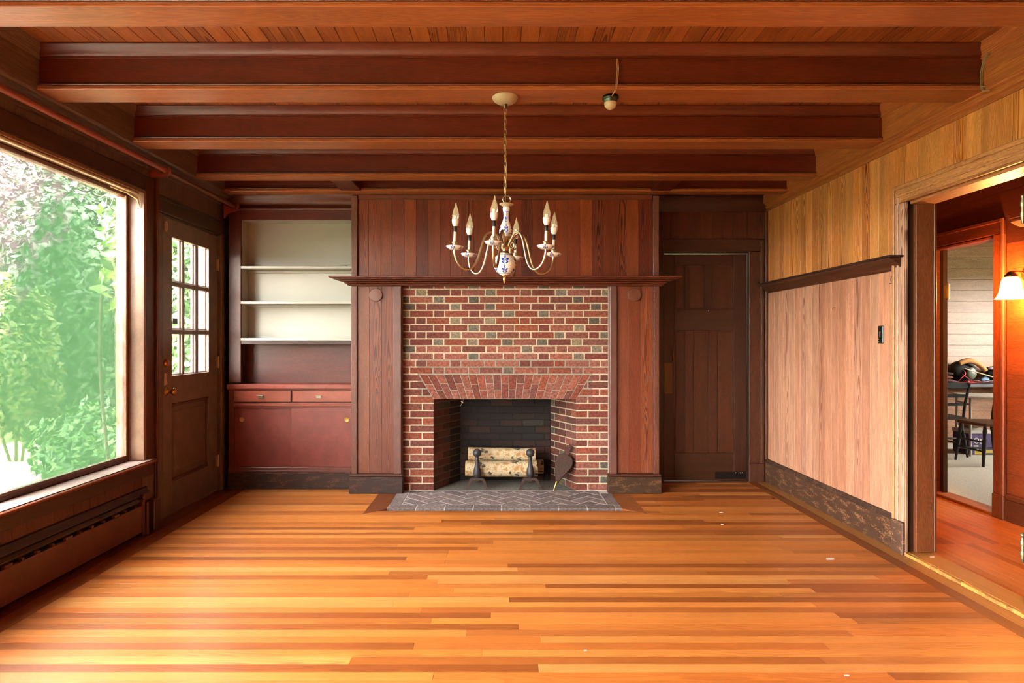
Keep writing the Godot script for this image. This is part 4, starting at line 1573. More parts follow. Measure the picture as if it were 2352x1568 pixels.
# ---------------------------------------------------------------- hall and the room beyond it
func hall() -> void:
	var XH := 3.54
	var fl := struct("floor_hall", "orange strip floor of the hall beyond the opening", "floor")
	var x := 2.531
	var mb: MB
	while x < 3.53:
		for q in [[2.0, 3.9], [3.9, 5.6]]:
			mb = MB.new()
			bx(mb, x, minf(x + 0.0565, 3.54), -0.02, 0.0, q[0], q[1] - 0.001, vary(C("cc7c40") if rng.randf() < 0.75 else C("ae6430"), 0.1, 0.04), 2, 0.0008)
			part(fl, "board", mb, M.floor)
		x += 0.057
	mb = MB.new()
	bx(mb, 2.531, 3.54, -0.02, 0.0, -2.0, 1.999, C("b06a34"), 2, 0.0, 1)
	part(fl, "boards_behind", mb, M.floor)
	var w := struct("wall_hall", "hall wall of reddish horizontal boards with a doorway", "wall")
	mb = MB.new()
	for q in [[-2.0, 4.51, -0.1, 2.8], [5.16, 7.9, -0.1, 2.8], [4.51, 5.16, 2.0, 2.8]]:
		bx(mb, XH + 0.012, XH + 0.11, q[2], q[3], q[0], q[1], C("7d4426"), 2, 0.0, 1)
	part(w, "wall_core", mb, M.wide)
	var hb := [0.19, 0.33, 0.52, 0.70, 0.86, 1.02, 1.2, 1.38, 1.56, 1.75, 1.93, 2.12, 2.3, 2.48, 2.62]
	for k in hb.size() - 1:
		var cc := C("a4562c") if k < 10 else C("6e3420")
		for q in [[2.0, 4.40], [5.27, 5.6]]:
			if hb[k] > 2.10:
				q = [2.0, 5.6] if q[0] < 3 else []
			if q.size() == 0:
				continue
			mb = MB.new()
			bx(mb, XH, XH + 0.0115, hb[k], hb[k + 1] - 0.001, q[0], q[1], vary(cc, 0.12, 0.05), 2, 0.001, 1)
			part(w, "board", mb, M.wide)
	mb = MB.new()
	bx(mb, XH - 0.02, XH + 0.0115, 0.0, 0.15, 2.0, 4.385, C("6b3a22"), 2, 0.003, 1)
	bx(mb, XH - 0.026, XH + 0.0115, 0.1505, 0.189, 2.0, 4.385, C("7a4428"), 2, 0.008, 1)
	part(w, "skirting", mb, M.wide)
	# end walls and ceiling of the hall
	var hw := struct("wall_hall_ends", "end walls closing the hall", "wall")
	mb = MB.new()
	bx(mb, 2.53, XH + 0.1, -0.1, 2.8, 5.6, 5.72, C("7d4426"), 1, 0.0, 1)
	bx(mb, 2.53, XH + 0.1, -0.1, 2.8, -2.12, -2.0, C("7d4426"), 1, 0.0, 1)
	part(hw, "wall_core", mb, M.wide)
	var ce := struct("ceiling_hall", "dark red ceiling of the hall", "ceiling")
	mb = MB.new()
	bx(mb, 2.53, XH + 0.012, 2.62, 2.75, -2.0, 5.6, C("5e2a1a"), 2, 0.0, 1)
	part(ce, "deck", mb, M.wide)
	# doorway to the far room
	var t := struct("door_4", "reddish cased doorway from the hall into the far room", "doorway")
	var cc := C("9a4d2a")
	for q in [[4.405, 4.50], [5.17, 5.265]]:
		mb = MB.new()
		bx(mb, XH - 0.02, XH + 0.0, 0.17, 2.005, q[0], q[1], cc, 1, 0.004, 1)
		part(t, "casing", mb, M.wide)
		mb = MB.new()
		bx(mb, XH - 0.026, XH + 0.0, 0.0, 0.169, q[0] - 0.004, q[1] + 0.004, C("8a4a2a"), 1, 0.003, 1)
		part(t, "plinth_block", mb, M.wide)
	mb = MB.new()
	bx(mb, XH - 0.02, XH, 2.006, 2.10, 4.405, 5.265, C("6e3420"), 2, 0.004, 1)
	part(t, "casing", mb, M.wide)
	mb = MB.new()
	bx(mb, XH - 0.03, XH - 0.0201, 0.17, 2.112, 4.395, 4.42, C("b06436"), 1, 0.004, 1)
	bx(mb, XH - 0.03, XH - 0.0201, 2.085, 2.112, 4.42, 5.265, C("7a3a24"), 2, 0.004, 1)
	part(t, "back_band", mb, M.wide)
	mb = MB.new()
	bx(mb, XH + 0.0005, XH + 0.125, 0.0, 1.999, 4.498, 4.509, cc, 1, 0.0, 1)
	bx(mb, XH + 0.0005, XH + 0.062, 0.0, 1.999, 5.161, 5.172, C("b0603a"), 1, 0.0, 1)
	bx(mb, XH + 0.0005, XH + 0.125, 1.985, 1.999, 4.51, 5.16, cc, 2, 0.0, 1)
	part(t, "jamb", mb, M.wide)
	mb = MB.new()
	bx(mb, XH + 0.064, XH + 0.10, 0.012, 1.984, 5.12, 5.159, C("4a3a2a"), 1, 0.002, 1)
	part(t, "door_edge", mb, M.wide, "dark edge of the opened door")
	mb = MB.new()
	bx(mb, XH + 0.066, XH + 0.10, 1.60, 1.70, 5.116, 5.1195, C("b98a50"))
	tube(mb, [Vector3(XH + 0.104, 1.59, -5.114), Vector3(XH + 0.104, 1.71, -5.114)], 0.007, 8, C("cfa46a"))
	part(t, "hinge", mb, M.brass)
	mb = MB.new()
	bx(mb, XH - 0.01, XH + 0.13, -0.018, 0.022, 4.51, 5.16, C("b06a3c"), 2, 0.005, 1)
	part(t, "threshold", mb, M.floor)
	# a second leaf folded back beside the opening; its ball-tipped hinges show
	var d5 := struct("door_5", "folded-back door leaf at the right edge with two ball-tipped hinges", "door")
	mb = MB.new()
	bx(mb, 2.62, 2.655, 0.02, 2.02, 2.30, 3.08, C("7d4528"), 1, 0.002, 1)
	part(d5, "leaf", mb, M.wide)
	for y in [1.905, 0.215]:
		mb = MB.new()
		var o := Vector3(2.612, y, -3.148)
		lathe(mb, [Vector2(0.001, -0.072), Vector2(0.006, -0.068), Vector2(0.006, -0.052), Vector2(0.0085, -0.05), Vector2(0.0085, 0.05), Vector2(0.006, 0.052), Vector2(0.006, 0.058), Vector2(0.010, 0.064), Vector2(0.010, 0.072), Vector2(0.001, 0.08)], 12, Transform3D(Basis.IDENTITY, o), C("8f8c70"))
		for k in 2:
			lathe(mb, [Vector2(0.0086, -0.012), Vector2(0.0115, -0.010), Vector2(0.0115, 0.010), Vector2(0.0086, 0.012)], 12, Transform3D(Basis.IDENTITY, o + Vector3(0, 0.028 - k * 0.052, 0)), C("a09c7c"))
		bx(mb, 2.614, 2.6195, y - 0.05, y + 0.05, 3.08, 3.142, C("8f8c70"))
		part(d5, "hinge", mb, M.dull_brass)
	# plate rail on the hall wall, seen end on
	var pr := thing("hall_plate_rail", "end of a moulded shelf high on the hall wall above the lit sconce", "shelf", Vector3(3.48, 2.03, -3.6))
	mb = MB.new()
	ext(mb, [Vector2(0, 0), Vector2(0.05, 0.002), Vector2(0.085, 0.012), Vector2(0.10, 0.02), Vector2(0.12, 0.034), Vector2(0.115, 0.045), Vector2(0.06, 0.052), Vector2(0, 0.055)], Vector3(3.539, 2.01, 0), Vector3.LEFT, Vector3.UP, YX, 2.4, 4.22, C("b58a70"), 1, true)
	part(pr, "moulding", mb, M.satin)
	mb = MB.new()
	bx(mb, 3.41, 3.539, 2.0652, 2.072, 2.4, 4.225, C("96604a"), 2, 0.002, 1)
	part(pr, "shelf_board", mb, M.satin)
	# sconce
	var s := thing("wall_sconce", "lit wall sconce with a white bell glass shade in the hall", "sconce", Vector3(3.54, 1.70, -4.19))
	mb = MB.new()
	var kx := Transform3D(Basis(Vector3(0, 0, 1), Vector3(-1, 0, 0), Vector3(0, 1, 0)), Vector3(3.539, 1.70, -4.215))
	lathe(mb, [Vector2(0.055, 0.0), Vector2(0.055, 0.006), Vector2(0.045, 0.014), Vector2(0.02, 0.022), Vector2(0.001, 0.024)], 24, kx, C("6a5030"))
	part(s, "back_plate", mb, M.dull_brass)
	mb = MB.new()
	tube(mb, spline([Vector3(3.52, 1.70, -4.215), Vector3(3.47, 1.712, -4.205), Vector3(3.41, 1.708, -4.19), Vector3(3.395, 1.70, -4.185)], 4), 0.007, 8, C("6a5030"))
	part(s, "arm", mb, M.dull_brass)
	mb = MB.new()
	var so := Transform3D(Basis.IDENTITY, Vector3(3.395, 1.53, -4.185))
	lathe(mb, [Vector2(0.010, 0.182), Vector2(0.018, 0.178), Vector2(0.026, 0.165), Vector2(0.036, 0.158), Vector2(0.036, 0.14), Vector2(0.030, 0.138)], 20, so, C("5a4428"))
	part(s, "fitter", mb, M.dull_brass)
	mb = MB.new()
	lathe(mb, [Vector2(0.034, 0.145), Vector2(0.046, 0.135), Vector2(0.055, 0.11), Vector2(0.060, 0.07), Vector2(0.068, 0.035), Vector2(0.082, 0.008), Vector2(0.090, 0.0)], 28, so, Color.WHITE)
	part(s, "shade", mb, M.shade, "glowing white bell glass")
	var om := OmniLight3D.new()
	om.name = "sconce_light"
	om.light_color = Color(1.0, 0.66, 0.34)
	om.light_energy = 4.5
	om.light_size = 0.05
	om.omni_range = 12.0
	om.omni_attenuation = 2.0
	om.shadow_enabled = true
	s.add_child(om)
	om.position = Vector3(3.395, 1.59, -4.185) - s.position

func far_room() -> void:
	var mb := MB.new()
	var f := struct("floor_far_room", "pale beige carpet of the far room", "floor")
	bx(mb, 3.66, 7.4, -0.1, 0.006, 2.8, 7.9, C("cfc6b0"))
	part(f, "carpet", mb, M.carpet)
	var w := struct("wall_far", "far room wall of pale pinkish horizontal planks", "wall")
	mb = MB.new()
	bx(mb, 3.6, 7.5, -0.1, 2.8, 7.72, 7.9, C("a8795c"), 0, 0.0, 1)
	part(w, "wall_core", mb, M.wide)
	var y := 0.0
	while y < 2.55:
		for q in [[3.66, 5.4], [5.4, 7.4]]:
			mb = MB.new()
			bx(mb, q[0], q[1], y, y + 0.132, 7.705, 7.7195, vary(C("b48a68"), 0.07, 0.04), 0, 0.002, 1)
			part(w, "plank", mb, M.wide)
		y += 0.1335
	mb = MB.new()
	bx(mb, 3.66, 7.4, 2.56, 2.66, 7.66, 7.7195, C("c09a74"), 0, 0.004, 1)
	part(w, "crown", mb, M.wide)
	var w2 := struct("wall_far_sides", "side walls of the far room with a sunny window opening", "wall")
	mb = MB.new()
	bx(mb, 3.66, 7.5, -0.1, 2.8, 2.66, 2.8, C("b58a66"), 0, 0.0, 1)
	for q in [[2.66, 4.9, -0.1, 2.8], [6.4, 7.9, -0.1, 2.8], [4.9, 6.4, -0.1, 1.1], [4.9, 6.4, 2.05, 2.8]]:
		bx(mb, 7.4, 7.5, q[2], q[3], q[0], q[1], C("b58a66"), 2, 0.0, 1)
	part(w2, "wall_core", mb, M.wide)
	var ce := struct("ceiling_far_room", "light plank ceiling of the far room", "ceiling")
	mb = MB.new()
	bx(mb, 3.66, 7.5, 2.66, 2.78, 2.66, 7.9, C("b58a66"), 0, 0.0, 1)
	part(ce, "deck", mb, M.wide)
	# white folding card table
	var ct := thing("card_table", "white folding card table in front of the dark table in the far room", "table", Vector3(5.44, 0.006, -6.91))
	ct.rotation.y = -0.35
	mb = MB.new()
	gbox(mb, Vector3(-0.33, 0.63, -0.25), Vector3(0.33, 0.654, 0.25), C("c8c0ae"), 0, 0.006, 0, Transform3D.IDENTITY)
	lpart(ct, "tabletop", mb, M.satin)
	for q in [[-0.30, 0.22], [0.30, 0.22], [-0.30, -0.22], [0.30, -0.22]]:
		mb = MB.new()
		tube(mb, [Vector3(q[0], 0.0, q[1]), Vector3(q[0], 0.629, q[1])], 0.013, 8, C("b9b1a0"))
		lpart(ct, "leg", mb, M.satin)
	for q in [-0.30, 0.30]:
		mb = MB.new()
		gbox(mb, Vector3(q - 0.005, 0.55, -0.21), Vector3(q + 0.005, 0.57, 0.21), C("a9a190"), 2, 0.0, 0, Transform3D.IDENTITY)
		lpart(ct, "rail", mb, M.satin)
	var bt := thing("dark_table", "long dark table with grey edge piled with clothes in the far room", "table", Vector3(5.8, 0.006, -7.5))
	mb = MB.new()
	bx(mb, 5.08, 6.5, 0.715, 0.755, 7.33, 7.69, C("57565a"), 0, 0.004)
	part(bt, "tabletop", mb, M.satin)
	for q in [[5.13, 7.38], [6.45, 7.38], [5.13, 7.65], [6.45, 7.65]]:
		mb = MB.new()
		bx(mb, q[0] - 0.02, q[0] + 0.02, 0.006, 0.7148, q[1] - 0.02, q[1] + 0.02, C("1c1a18"), 1, 0.004)
		part(bt, "leg", mb, M.satin)
	far_chair("black spindle chair with a brown wooden seat, its back to the right jamb", Vector3(4.97, 0.006, -6.42), -PI / 2, C("5e3b26"))
	far_chair("black chair half hidden by the left jamb in front of the card table", Vector3(4.84, 0.006, -6.96), PI, C("26231f"))
	# boxes under the card table
	var b := thing("printed_box", "purple printed cardboard box under the card table", "box", Vector3(5.27, 0.006, -6.98))
	mb = MB.new()
	bx(mb, 5.14, 5.41, 0.006, 0.235, 6.90, 7.15, C("4a3a66"), 0, 0.002)
	part(b, "carton", mb, M.paint)
	mb = MB.new()
	bx(mb, 5.135, 5.415, 0.236, 0.275, 6.895, 7.155, C("c4c0b4"), 0, 0.003)
	part(b, "lid", mb, M.paint)
	mb = MB.new()
	bx(mb, 5.20, 5.40, 0.012, 0.06, 6.8985, 6.8998, C("b09a3c"), 0, 0.0)
	bx(mb, 5.19, 5.24, 0.06, 0.11, 6.8985, 6.8998, C("d8d2c0"), 0, 0.0)
	part(b, "print", mb, M.matte)
	var tm := TextMesh.new()
	tm.text = "Or"
	var sf := SystemFont.new()
	sf.font_names = PackedStringArray(["Droid Serif"])
	sf.font_italic = true
	tm.font = sf
	tm.font_size = 32
	tm.pixel_size = 0.0026
	tm.depth = 0.001
	inst(b, "lettering", tm, mat(0.6, null, Color(0.85, 0.82, 0.75), false), Transform3D(Basis.IDENTITY, Vector3(5.24, 0.16, -6.8985) - b.position))
	b = thing("dark_carton", "dark patterned carton left of the purple box", "box", Vector3(5.02, 0.006, -7.3))
	mb = MB.new()
	bx(mb, 4.93, 5.11, 0.006, 0.21, 7.22, 7.36, C("2c2430"), 0, 0.002)
	part(b, "carton", mb, M.paint)
	mb = MB.new()
	bx(mb, 4.96, 5.06, 0.05, 0.14, 7.2183, 7.2198, C("6b5a52"), 0, 0.0)
	part(b, "print", mb, M.matte)
	b = thing("crumpled_cloth", "crumpled tan cloth heaped on the purple box", "cloth", Vector3(5.24, 0.276, -7.02))
	mb = MB.new()
	blob(mb, Vector3(5.25, 0.325, -7.02), Vector3(0.12, 0.036, 0.10), C("a88a6a"), 7, 0.35)
	part(b, "folds", mb, M.matte)
	# pile on the tables
	b = thing("canvas_bag", "dark olive bag with a furry tan flap on the dark table", "bag", Vector3(5.55, 0.756, -7.54))
	mb = MB.new()
	blob(mb, Vector3(5.55, 0.888, -7.575), Vector3(0.16, 0.125, 0.11), C("34352a"), 3, 0.1)
	part(b, "body", mb, M.leather)
	mb = MB.new()
	tube(mb, spline([Vector3(5.45, 0.99, -7.47), Vector3(5.53, 1.02, -7.45), Vector3(5.61, 1.0, -7.44), Vector3(5.68, 0.95, -7.43), Vector3(5.72, 0.90, -7.42)], 5), 0.030, 8, C("b88a52"))
	part(b, "fur_trim", mb, M.matte)
	mb = MB.new()
	blob(mb, Vector3(5.57, 0.87, -7.435), Vector3(0.055, 0.07, 0.02), C("6c7266"), 4, 0.1)
	part(b, "pocket", mb, M.plastic)
	b = thing("black_coat", "heap of black clothing at the right end of the dark table", "coat", Vector3(5.96, 0.756, -7.5))
	mb = MB.new()
	blob(mb, Vector3(5.96, 0.865, -7.54), Vector3(0.18, 0.095, 0.11), C("1a1d24"), 11, 0.3)
	part(b, "folds", mb, M.matte)
	mb = MB.new()
	blob(mb, Vector3(5.84, 0.93, -7.44), Vector3(0.07, 0.02, 0.03), C("b8bcc4"), 5, 0.2)
	part(b, "lining", mb, M.matte)
	b = thing("folded_rug", "dark red and brown patterned textiles at the left end of the dark table", "textile", Vector3(5.26, 0.756, -7.5))
	for k in 3:
		mb = MB.new()
		blob(mb, Vector3(5.25 + k * 0.01, 0.785 + k * 0.04, -7.50), Vector3(0.12 - k * 0.015, 0.022, 0.13), [C("4a1c18"), C("6a3a24"), C("2c1a1a")][k], 20 + k, 0.1)
		part(b, "fold", mb, M.matte)
	for k in 4:
		var h := thing("clothes_hanger", ["red plastic hanger standing upright against the olive bag", "red plastic hanger lying nearest on the dark table edge", "pale pink hanger lying flat right of the olive bag", "white hanger lying at the right end of the hanger row"][k], "hanger", Vector3(5.42 + k * 0.12, 0.76, -7.36), "hangers on the tables")
		mb = MB.new()
		var col: Color = [C("c02a30"), C("b8343c"), C("c88a8c"), C("cfc8c0")][k]
		var pts := [Vector3(-0.10, 0, 0), Vector3(0.10, 0, 0), Vector3(0.02, 0.07, 0), Vector3(0.0, 0.085, 0), Vector3(-0.02, 0.07, 0)]
		var bs := Basis(Vector3(0, 1, 0), 0.3 * k) * Basis(Vector3(1, 0, 0), -0.25 if k == 0 else -1.5)
		var wp := []
		for p in pts:
			wp.append(bs * p + Vector3(5.43 + k * 0.115, 0.764 + k * 0.006, -7.345))
		tube(mb, wp, 0.005, 6, col, true)
		part(h, "frame", mb, M.plastic)
		mb = MB.new()
		var hp := []
		for q in 8:
			var an := -1.2 + q * 0.6
			hp.append(bs * (Vector3(0, 0.115, 0) + Vector3(sin(an) * 0.02, -cos(an) * 0.03, 0)) + Vector3(5.43 + k * 0.115, 0.764 + k * 0.006, -7.345))
		tube(mb, hp, 0.004, 6, col)
		part(h, "hook", mb, M.plastic)
	b = thing("wooden_stick", "thin pale wooden stick leaning across the pile", "stick", Vector3(5.6, 0.87, -7.35))
	mb = MB.new()
	tube(mb, [Vector3(5.42, 0.93, -7.345), Vector3(5.62, 0.87, -7.35), Vector3(5.90, 0.79, -7.36)], [0.005, 0.007, 0.007], 8, C("c8b088"))
	part(b, "shaft", mb, M.matte)
	b = thing("blue_cloth", "small light blue cloth in front of the olive bag", "cloth", Vector3(5.68, 0.756, -7.43))
	mb = MB.new()
	blob(mb, Vector3(5.70, 0.80, -7.40), Vector3(0.05, 0.03, 0.02), C("7f9fc4"), 14, 0.2)
	part(b, "folds", mb, M.matte)

func blob(mb: MB, cen: Vector3, r: Vector3, col: Color, sd: int, amp: float) -> void:
	var nz := FastNoiseLite.new()
	nz.seed = sd
	nz.frequency = 0.9
	var segs := 24
	var rings := 14
	var base := mb.v.size()
	for k in rings + 1:
		var a := PI * k / rings - PI / 2
		for s in segs + 1:
			var b := TAU * s / segs
			var d := Vector3(cos(a) * cos(b), sin(a), cos(a) * sin(b))
			var f := 1.0 + amp * nz.get_noise_3dv(d * 2.0)+ amp * 0.4 * nz.get_noise_3dv(d * 5.0)
			mb.vert(cen + d * f * r, (d / r).normalized(), Vector2(float(s) / segs, float(k) / rings), col)
	for k in rings:
		for s in segs:
			var i := base + k * (segs + 1) + s
			mb.quad_i(i, i + 1, i + segs + 2, i + segs + 1)

func far_chair(label: String, at: Vector3, turn: float, seat_col: Color) -> void:
	var t := thing("spindle_chair", label, "chair", at, "black chairs in the far room")
	t.rotation.y = turn
	var bk := C("15181a")
	var mb := MB.new()
	# seat with a rounded front; the chair faces +z in its own axes
	var poly := PackedVector2Array([Vector2(-0.17, -0.19), Vector2(0.17, -0.19), Vector2(0.21, 0.10), Vector2(0.20, 0.17), Vector2(0.15, 0.2), Vector2(-0.15, 0.2), Vector2(-0.20, 0.17), Vector2(-0.21, 0.10)])
	slab(mb, poly, Transform3D(Basis(Vector3(1, 0, 0), Vector3(0, 0, 1), Vector3(0, 1, 0)), Vector3(0, 0.43, 0)), -0.03, 0.0, 0.006, seat_col, 1.0)
	lpart(t, "seat", mb, M.satin)
	for q in [[-0.16, 0.15, -0.19, 0.19], [0.16, 0.15, 0.19, 0.19], [-0.14, -0.15, -0.17, -0.21], [0.14, -0.15, 0.17, -0.21]]:
		mb = MB.new()
		var a := Vector3(q[0], 0.40, q[1])
		var b := Vector3(q[2], 0.0, q[3])
		tube(mb, [a, a.lerp(b, 0.15), a.lerp(b, 0.3), a.lerp(b, 0.35), a.lerp(b, 0.6), a.lerp(b, 0.9), b], [0.014, 0.02, 0.013, 0.019, 0.017, 0.013, 0.011], 10, bk)
		lpart(t, "leg", mb, M.satin)
	for q in [[Vector3(-0.18, 0.15, 0.178), Vector3(0.18, 0.15, 0.178)], [Vector3(-0.175, 0.24, 0.172), Vector3(0.175, 0.24, 0.172)], [Vector3(-0.182, 0.13, 0.18), Vector3(-0.162, 0.13, -0.19)], [Vector3(0.182, 0.13, 0.18), Vector3(0.162, 0.13, -0.19)], [Vector3(-0.16, 0.2, -0.185), Vector3(0.16, 0.2, -0.185)]]:
		mb = MB.new()
		tube(mb, [q[0], q[0].lerp(q[1], 0.5), q[1]], [0.008, 0.012, 0.008], 8, bk)
		lpart(t, "stretcher", mb, M.satin)
	for s in [-1, 1]:
		mb = MB.new()
		tube(mb, spline([Vector3(s * 0.155, 0.43, -0.17), Vector3(s * 0.16, 0.6, -0.195), Vector3(s * 0.165, 0.80, -0.25)], 4), 0.014, 8, bk)
		lpart(t, "back_post", mb, M.satin)
	for q in [[0.74, 0.80, -0.24], [0.64, 0.675, -0.21], [0.55, 0.58, -0.19]]:
		mb = MB.new()
		gbox(mb, Vector3(-0.155, q[0], q[2] - 0.006), Vector3(0.155, q[1], q[2] + 0.006), bk, 0, 0.003, 0, Transform3D.IDENTITY)
		lpart(t, "back_slat", mb, M.satin)

# ---------------------------------------------------------------- outdoors
func leaves(mb: MB, cen: Vector3, r: Vector3, n: int, size: float, cols: Array, narrow := 0.45) -> void:
	for k in n:
		var d := Vector3(rng.randfn(), rng.randfn(), rng.randfn()).normalized()
		var f := pow(rng.randf(), 0.35)
		var lump := 0.82 + 0.25 * sin(d.x * 7.0 + d.y * 5.0) * sin(d.z * 6.0 + d.y * 3.0)
		var p := cen + d * r * f * lump
		if p.y < -0.3:
			continue
		var nn := (d + Vector3(rng.randfn(), rng.randfn() + 0.5, rng.randfn()) * 0.6).normalized()
		var ax := nn.cross(Vector3(rng.randfn(), rng.randfn(), rng.randfn())).normalized()
		var bx_ := nn.cross(ax)
		var s := size * rng.randf_range(0.7, 1.3)
		var col := vary(cols[rng.randi() % cols.size()], 0.2, 0.1)
		var i0 := mb.vert(p - ax * s, nn, Vector2.ZERO, col)
		var i1 := mb.vert(p + bx_ * s * narrow - nn * s * 0.12, (nn + bx_ * 0.35).normalized(), Vector2.ZERO, col)
		var i2 := mb.vert(p + ax * s, nn, Vector2.ZERO, col)
		var i3 := mb.vert(p - bx_ * s * narrow - nn * s * 0.12, (nn - bx_ * 0.35).normalized(), Vector2.ZERO, col)
		mb.tri_i(i0, i1, i2)
		mb.tri_i(i0, i2, i3)

func shrub(called: String, label: String, cat: String, cen: Vector3, r: Vector3, n: int, size: float, cols: Array, stem: Color) -> void:
	var t := thing(called, label, cat, Vector3(cen.x, -0.33, cen.z), "greenery outside the windows")
	var mb := MB.new()
	leaves(mb, cen, r, n, size, cols)
	var f := part(t, "foliage", mb, M.leaf)
	f.set_meta("kind", "stuff")
	for k in 3:
		mb = MB.new()
		var a := Vector3(cen.x + (k - 1) * 0.08, -0.33, cen.z)
		var e := cen + Vector3((k - 1) * r.x * 0.4, r.y * 0.35, rng.randf_range(-0.3, 0.3) * r.z)
		tube(mb, spline([a, a.lerp(e, 0.5) + Vector3(0.06 * (k - 1), 0, 0.05), e], 4), 0.012 + 0.012 * minf(r.x, 1.5), 6, stem)
		part(t, "stem", mb, M.bark)

func outdoors() -> void:
	var g := struct("ground", "pale sunlit paving and lawn outside the house", "ground")
	var mb := MB.new()
	bx(mb, -7.6, -2.5, -0.45, -0.33, -8.0, 16.0, C("dcd0b8"))
	part(g, "paving", mb, M.ground)
	mb = MB.new()
	bx(mb, -30.0, -7.6, -0.45, -0.34, -16.0, 30.0, C("7f8f4e"))
	bx(mb, -7.6, 30.0, -0.45, -0.35, -16.0, -8.0, C("7f8f4e"))
	bx(mb, -7.6, 30.0, -0.45, -0.35, 16.0, 30.0, C("7f8f4e"))
	bx(mb, -2.5, 30.0, -0.45, -0.35, -8.0, -2.3, C("a8a692"))
	bx(mb, 7.5, 30.0, -0.45, -0.35, -2.3, 16.0, C("8f9a62"))
	bx(mb, -2.5, 7.5, -0.45, -0.35, 7.9, 16.0, C("8f8a7a"))
	part(g, "lawn", mb, M.ground)
	var dg := [C("1c3a1a"), C("244821"), C("173113"), C("2d5224")]
	var yg := [C("52681a"), C("617024"), C("3f5c18"), C("6e7630")]
	var lg := [C("38682a"), C("4a7a30"), C("2b5a22"), C("5f8638")]
	var dry := [C("574b46"), C("65564f"), C("4b413d"), C("5d5052"), C("3e4636")]
	shrub("garden_shrub", "tall dense dark green shrub filling most of the picture window", "shrub", Vector3(-6.9, 1.8, -10.3), Vector3(1.25, 3.2, 1.1), 14000, 0.075, dg, C("4a3a2a"))
	shrub("garden_shrub", "low bright yellow-green shrub at the lower left of the picture window", "shrub", Vector3(-6.35, 0.95, -8.3), Vector3(0.6, 1.15, 0.65), 7000, 0.06, yg, C("5a4a30"))
	shrub("garden_shrub", "greyish dry twiggy shrub at the upper left of the picture window", "shrub", Vector3(-10.5, 3.2, -11.8), Vector3(2.1, 3.4, 1.6), 16000, 0.085, dry, C("6a5a4a"))
	shrub("garden_tree", "leafy young tree seen through the panes of the glazed door", "tree", Vector3(-4.05, 1.6, -8.6), Vector3(0.8, 2.7, 0.7), 9000, 0.085, lg, C("3a2e22"))
	shrub("garden_shrub", "broad-leaved branch showing at the right edge of the picture window", "shrub", Vector3(-3.55, 2.1, -5.95), Vector3(0.26, 0.75, 0.34), 320, 0.08, [C("2f5a22"), C("4a7a2c"), C("6f9a38")], C("3a2e22"))
	shrub("ground_shrub", "low spreading green shrub along the bottom of the picture window", "shrub", Vector3(-4.55, 0.0, -7.2), Vector3(0.85, 0.62, 0.6), 6000, 0.055, lg, C("3a2e22"))
	shrub("hedge_tree", "dark tree mass far behind the shrubs", "tree", Vector3(-13.0, 3.0, -18.6), Vector3(5.0, 6.0, 4.0), 20000, 0.18, dg, C("3a2e22"))
	shrub("hedge_tree", "dark tree mass behind the glazed door tree", "tree", Vector3(-5.6, 2.5, -13.6), Vector3(2.4, 5.0, 1.9), 14000, 0.14, [C("3c6a2c"), C("55882f"), C("2f5a24")], C("3a2e22"))
	# grey stucco return of the house beyond the door with its red trim board
	var w := struct("wall_outside", "lavender-grey stucco wall with red corner board outside the glazed door", "wall")
	mb = MB.new()
	bx(mb, -2.98, -2.502, -0.34, 2.85, 6.1, 8.2, C("6e6672"))
	part(w, "stucco", mb, M.ground)
	mb = MB.new()
	bx(mb, -2.62, -2.502, -0.34, 2.85, 6.05, 6.098, C("a03c30"), 1, 0.003, 1)
	part(w, "corner_board", mb, M.satin)

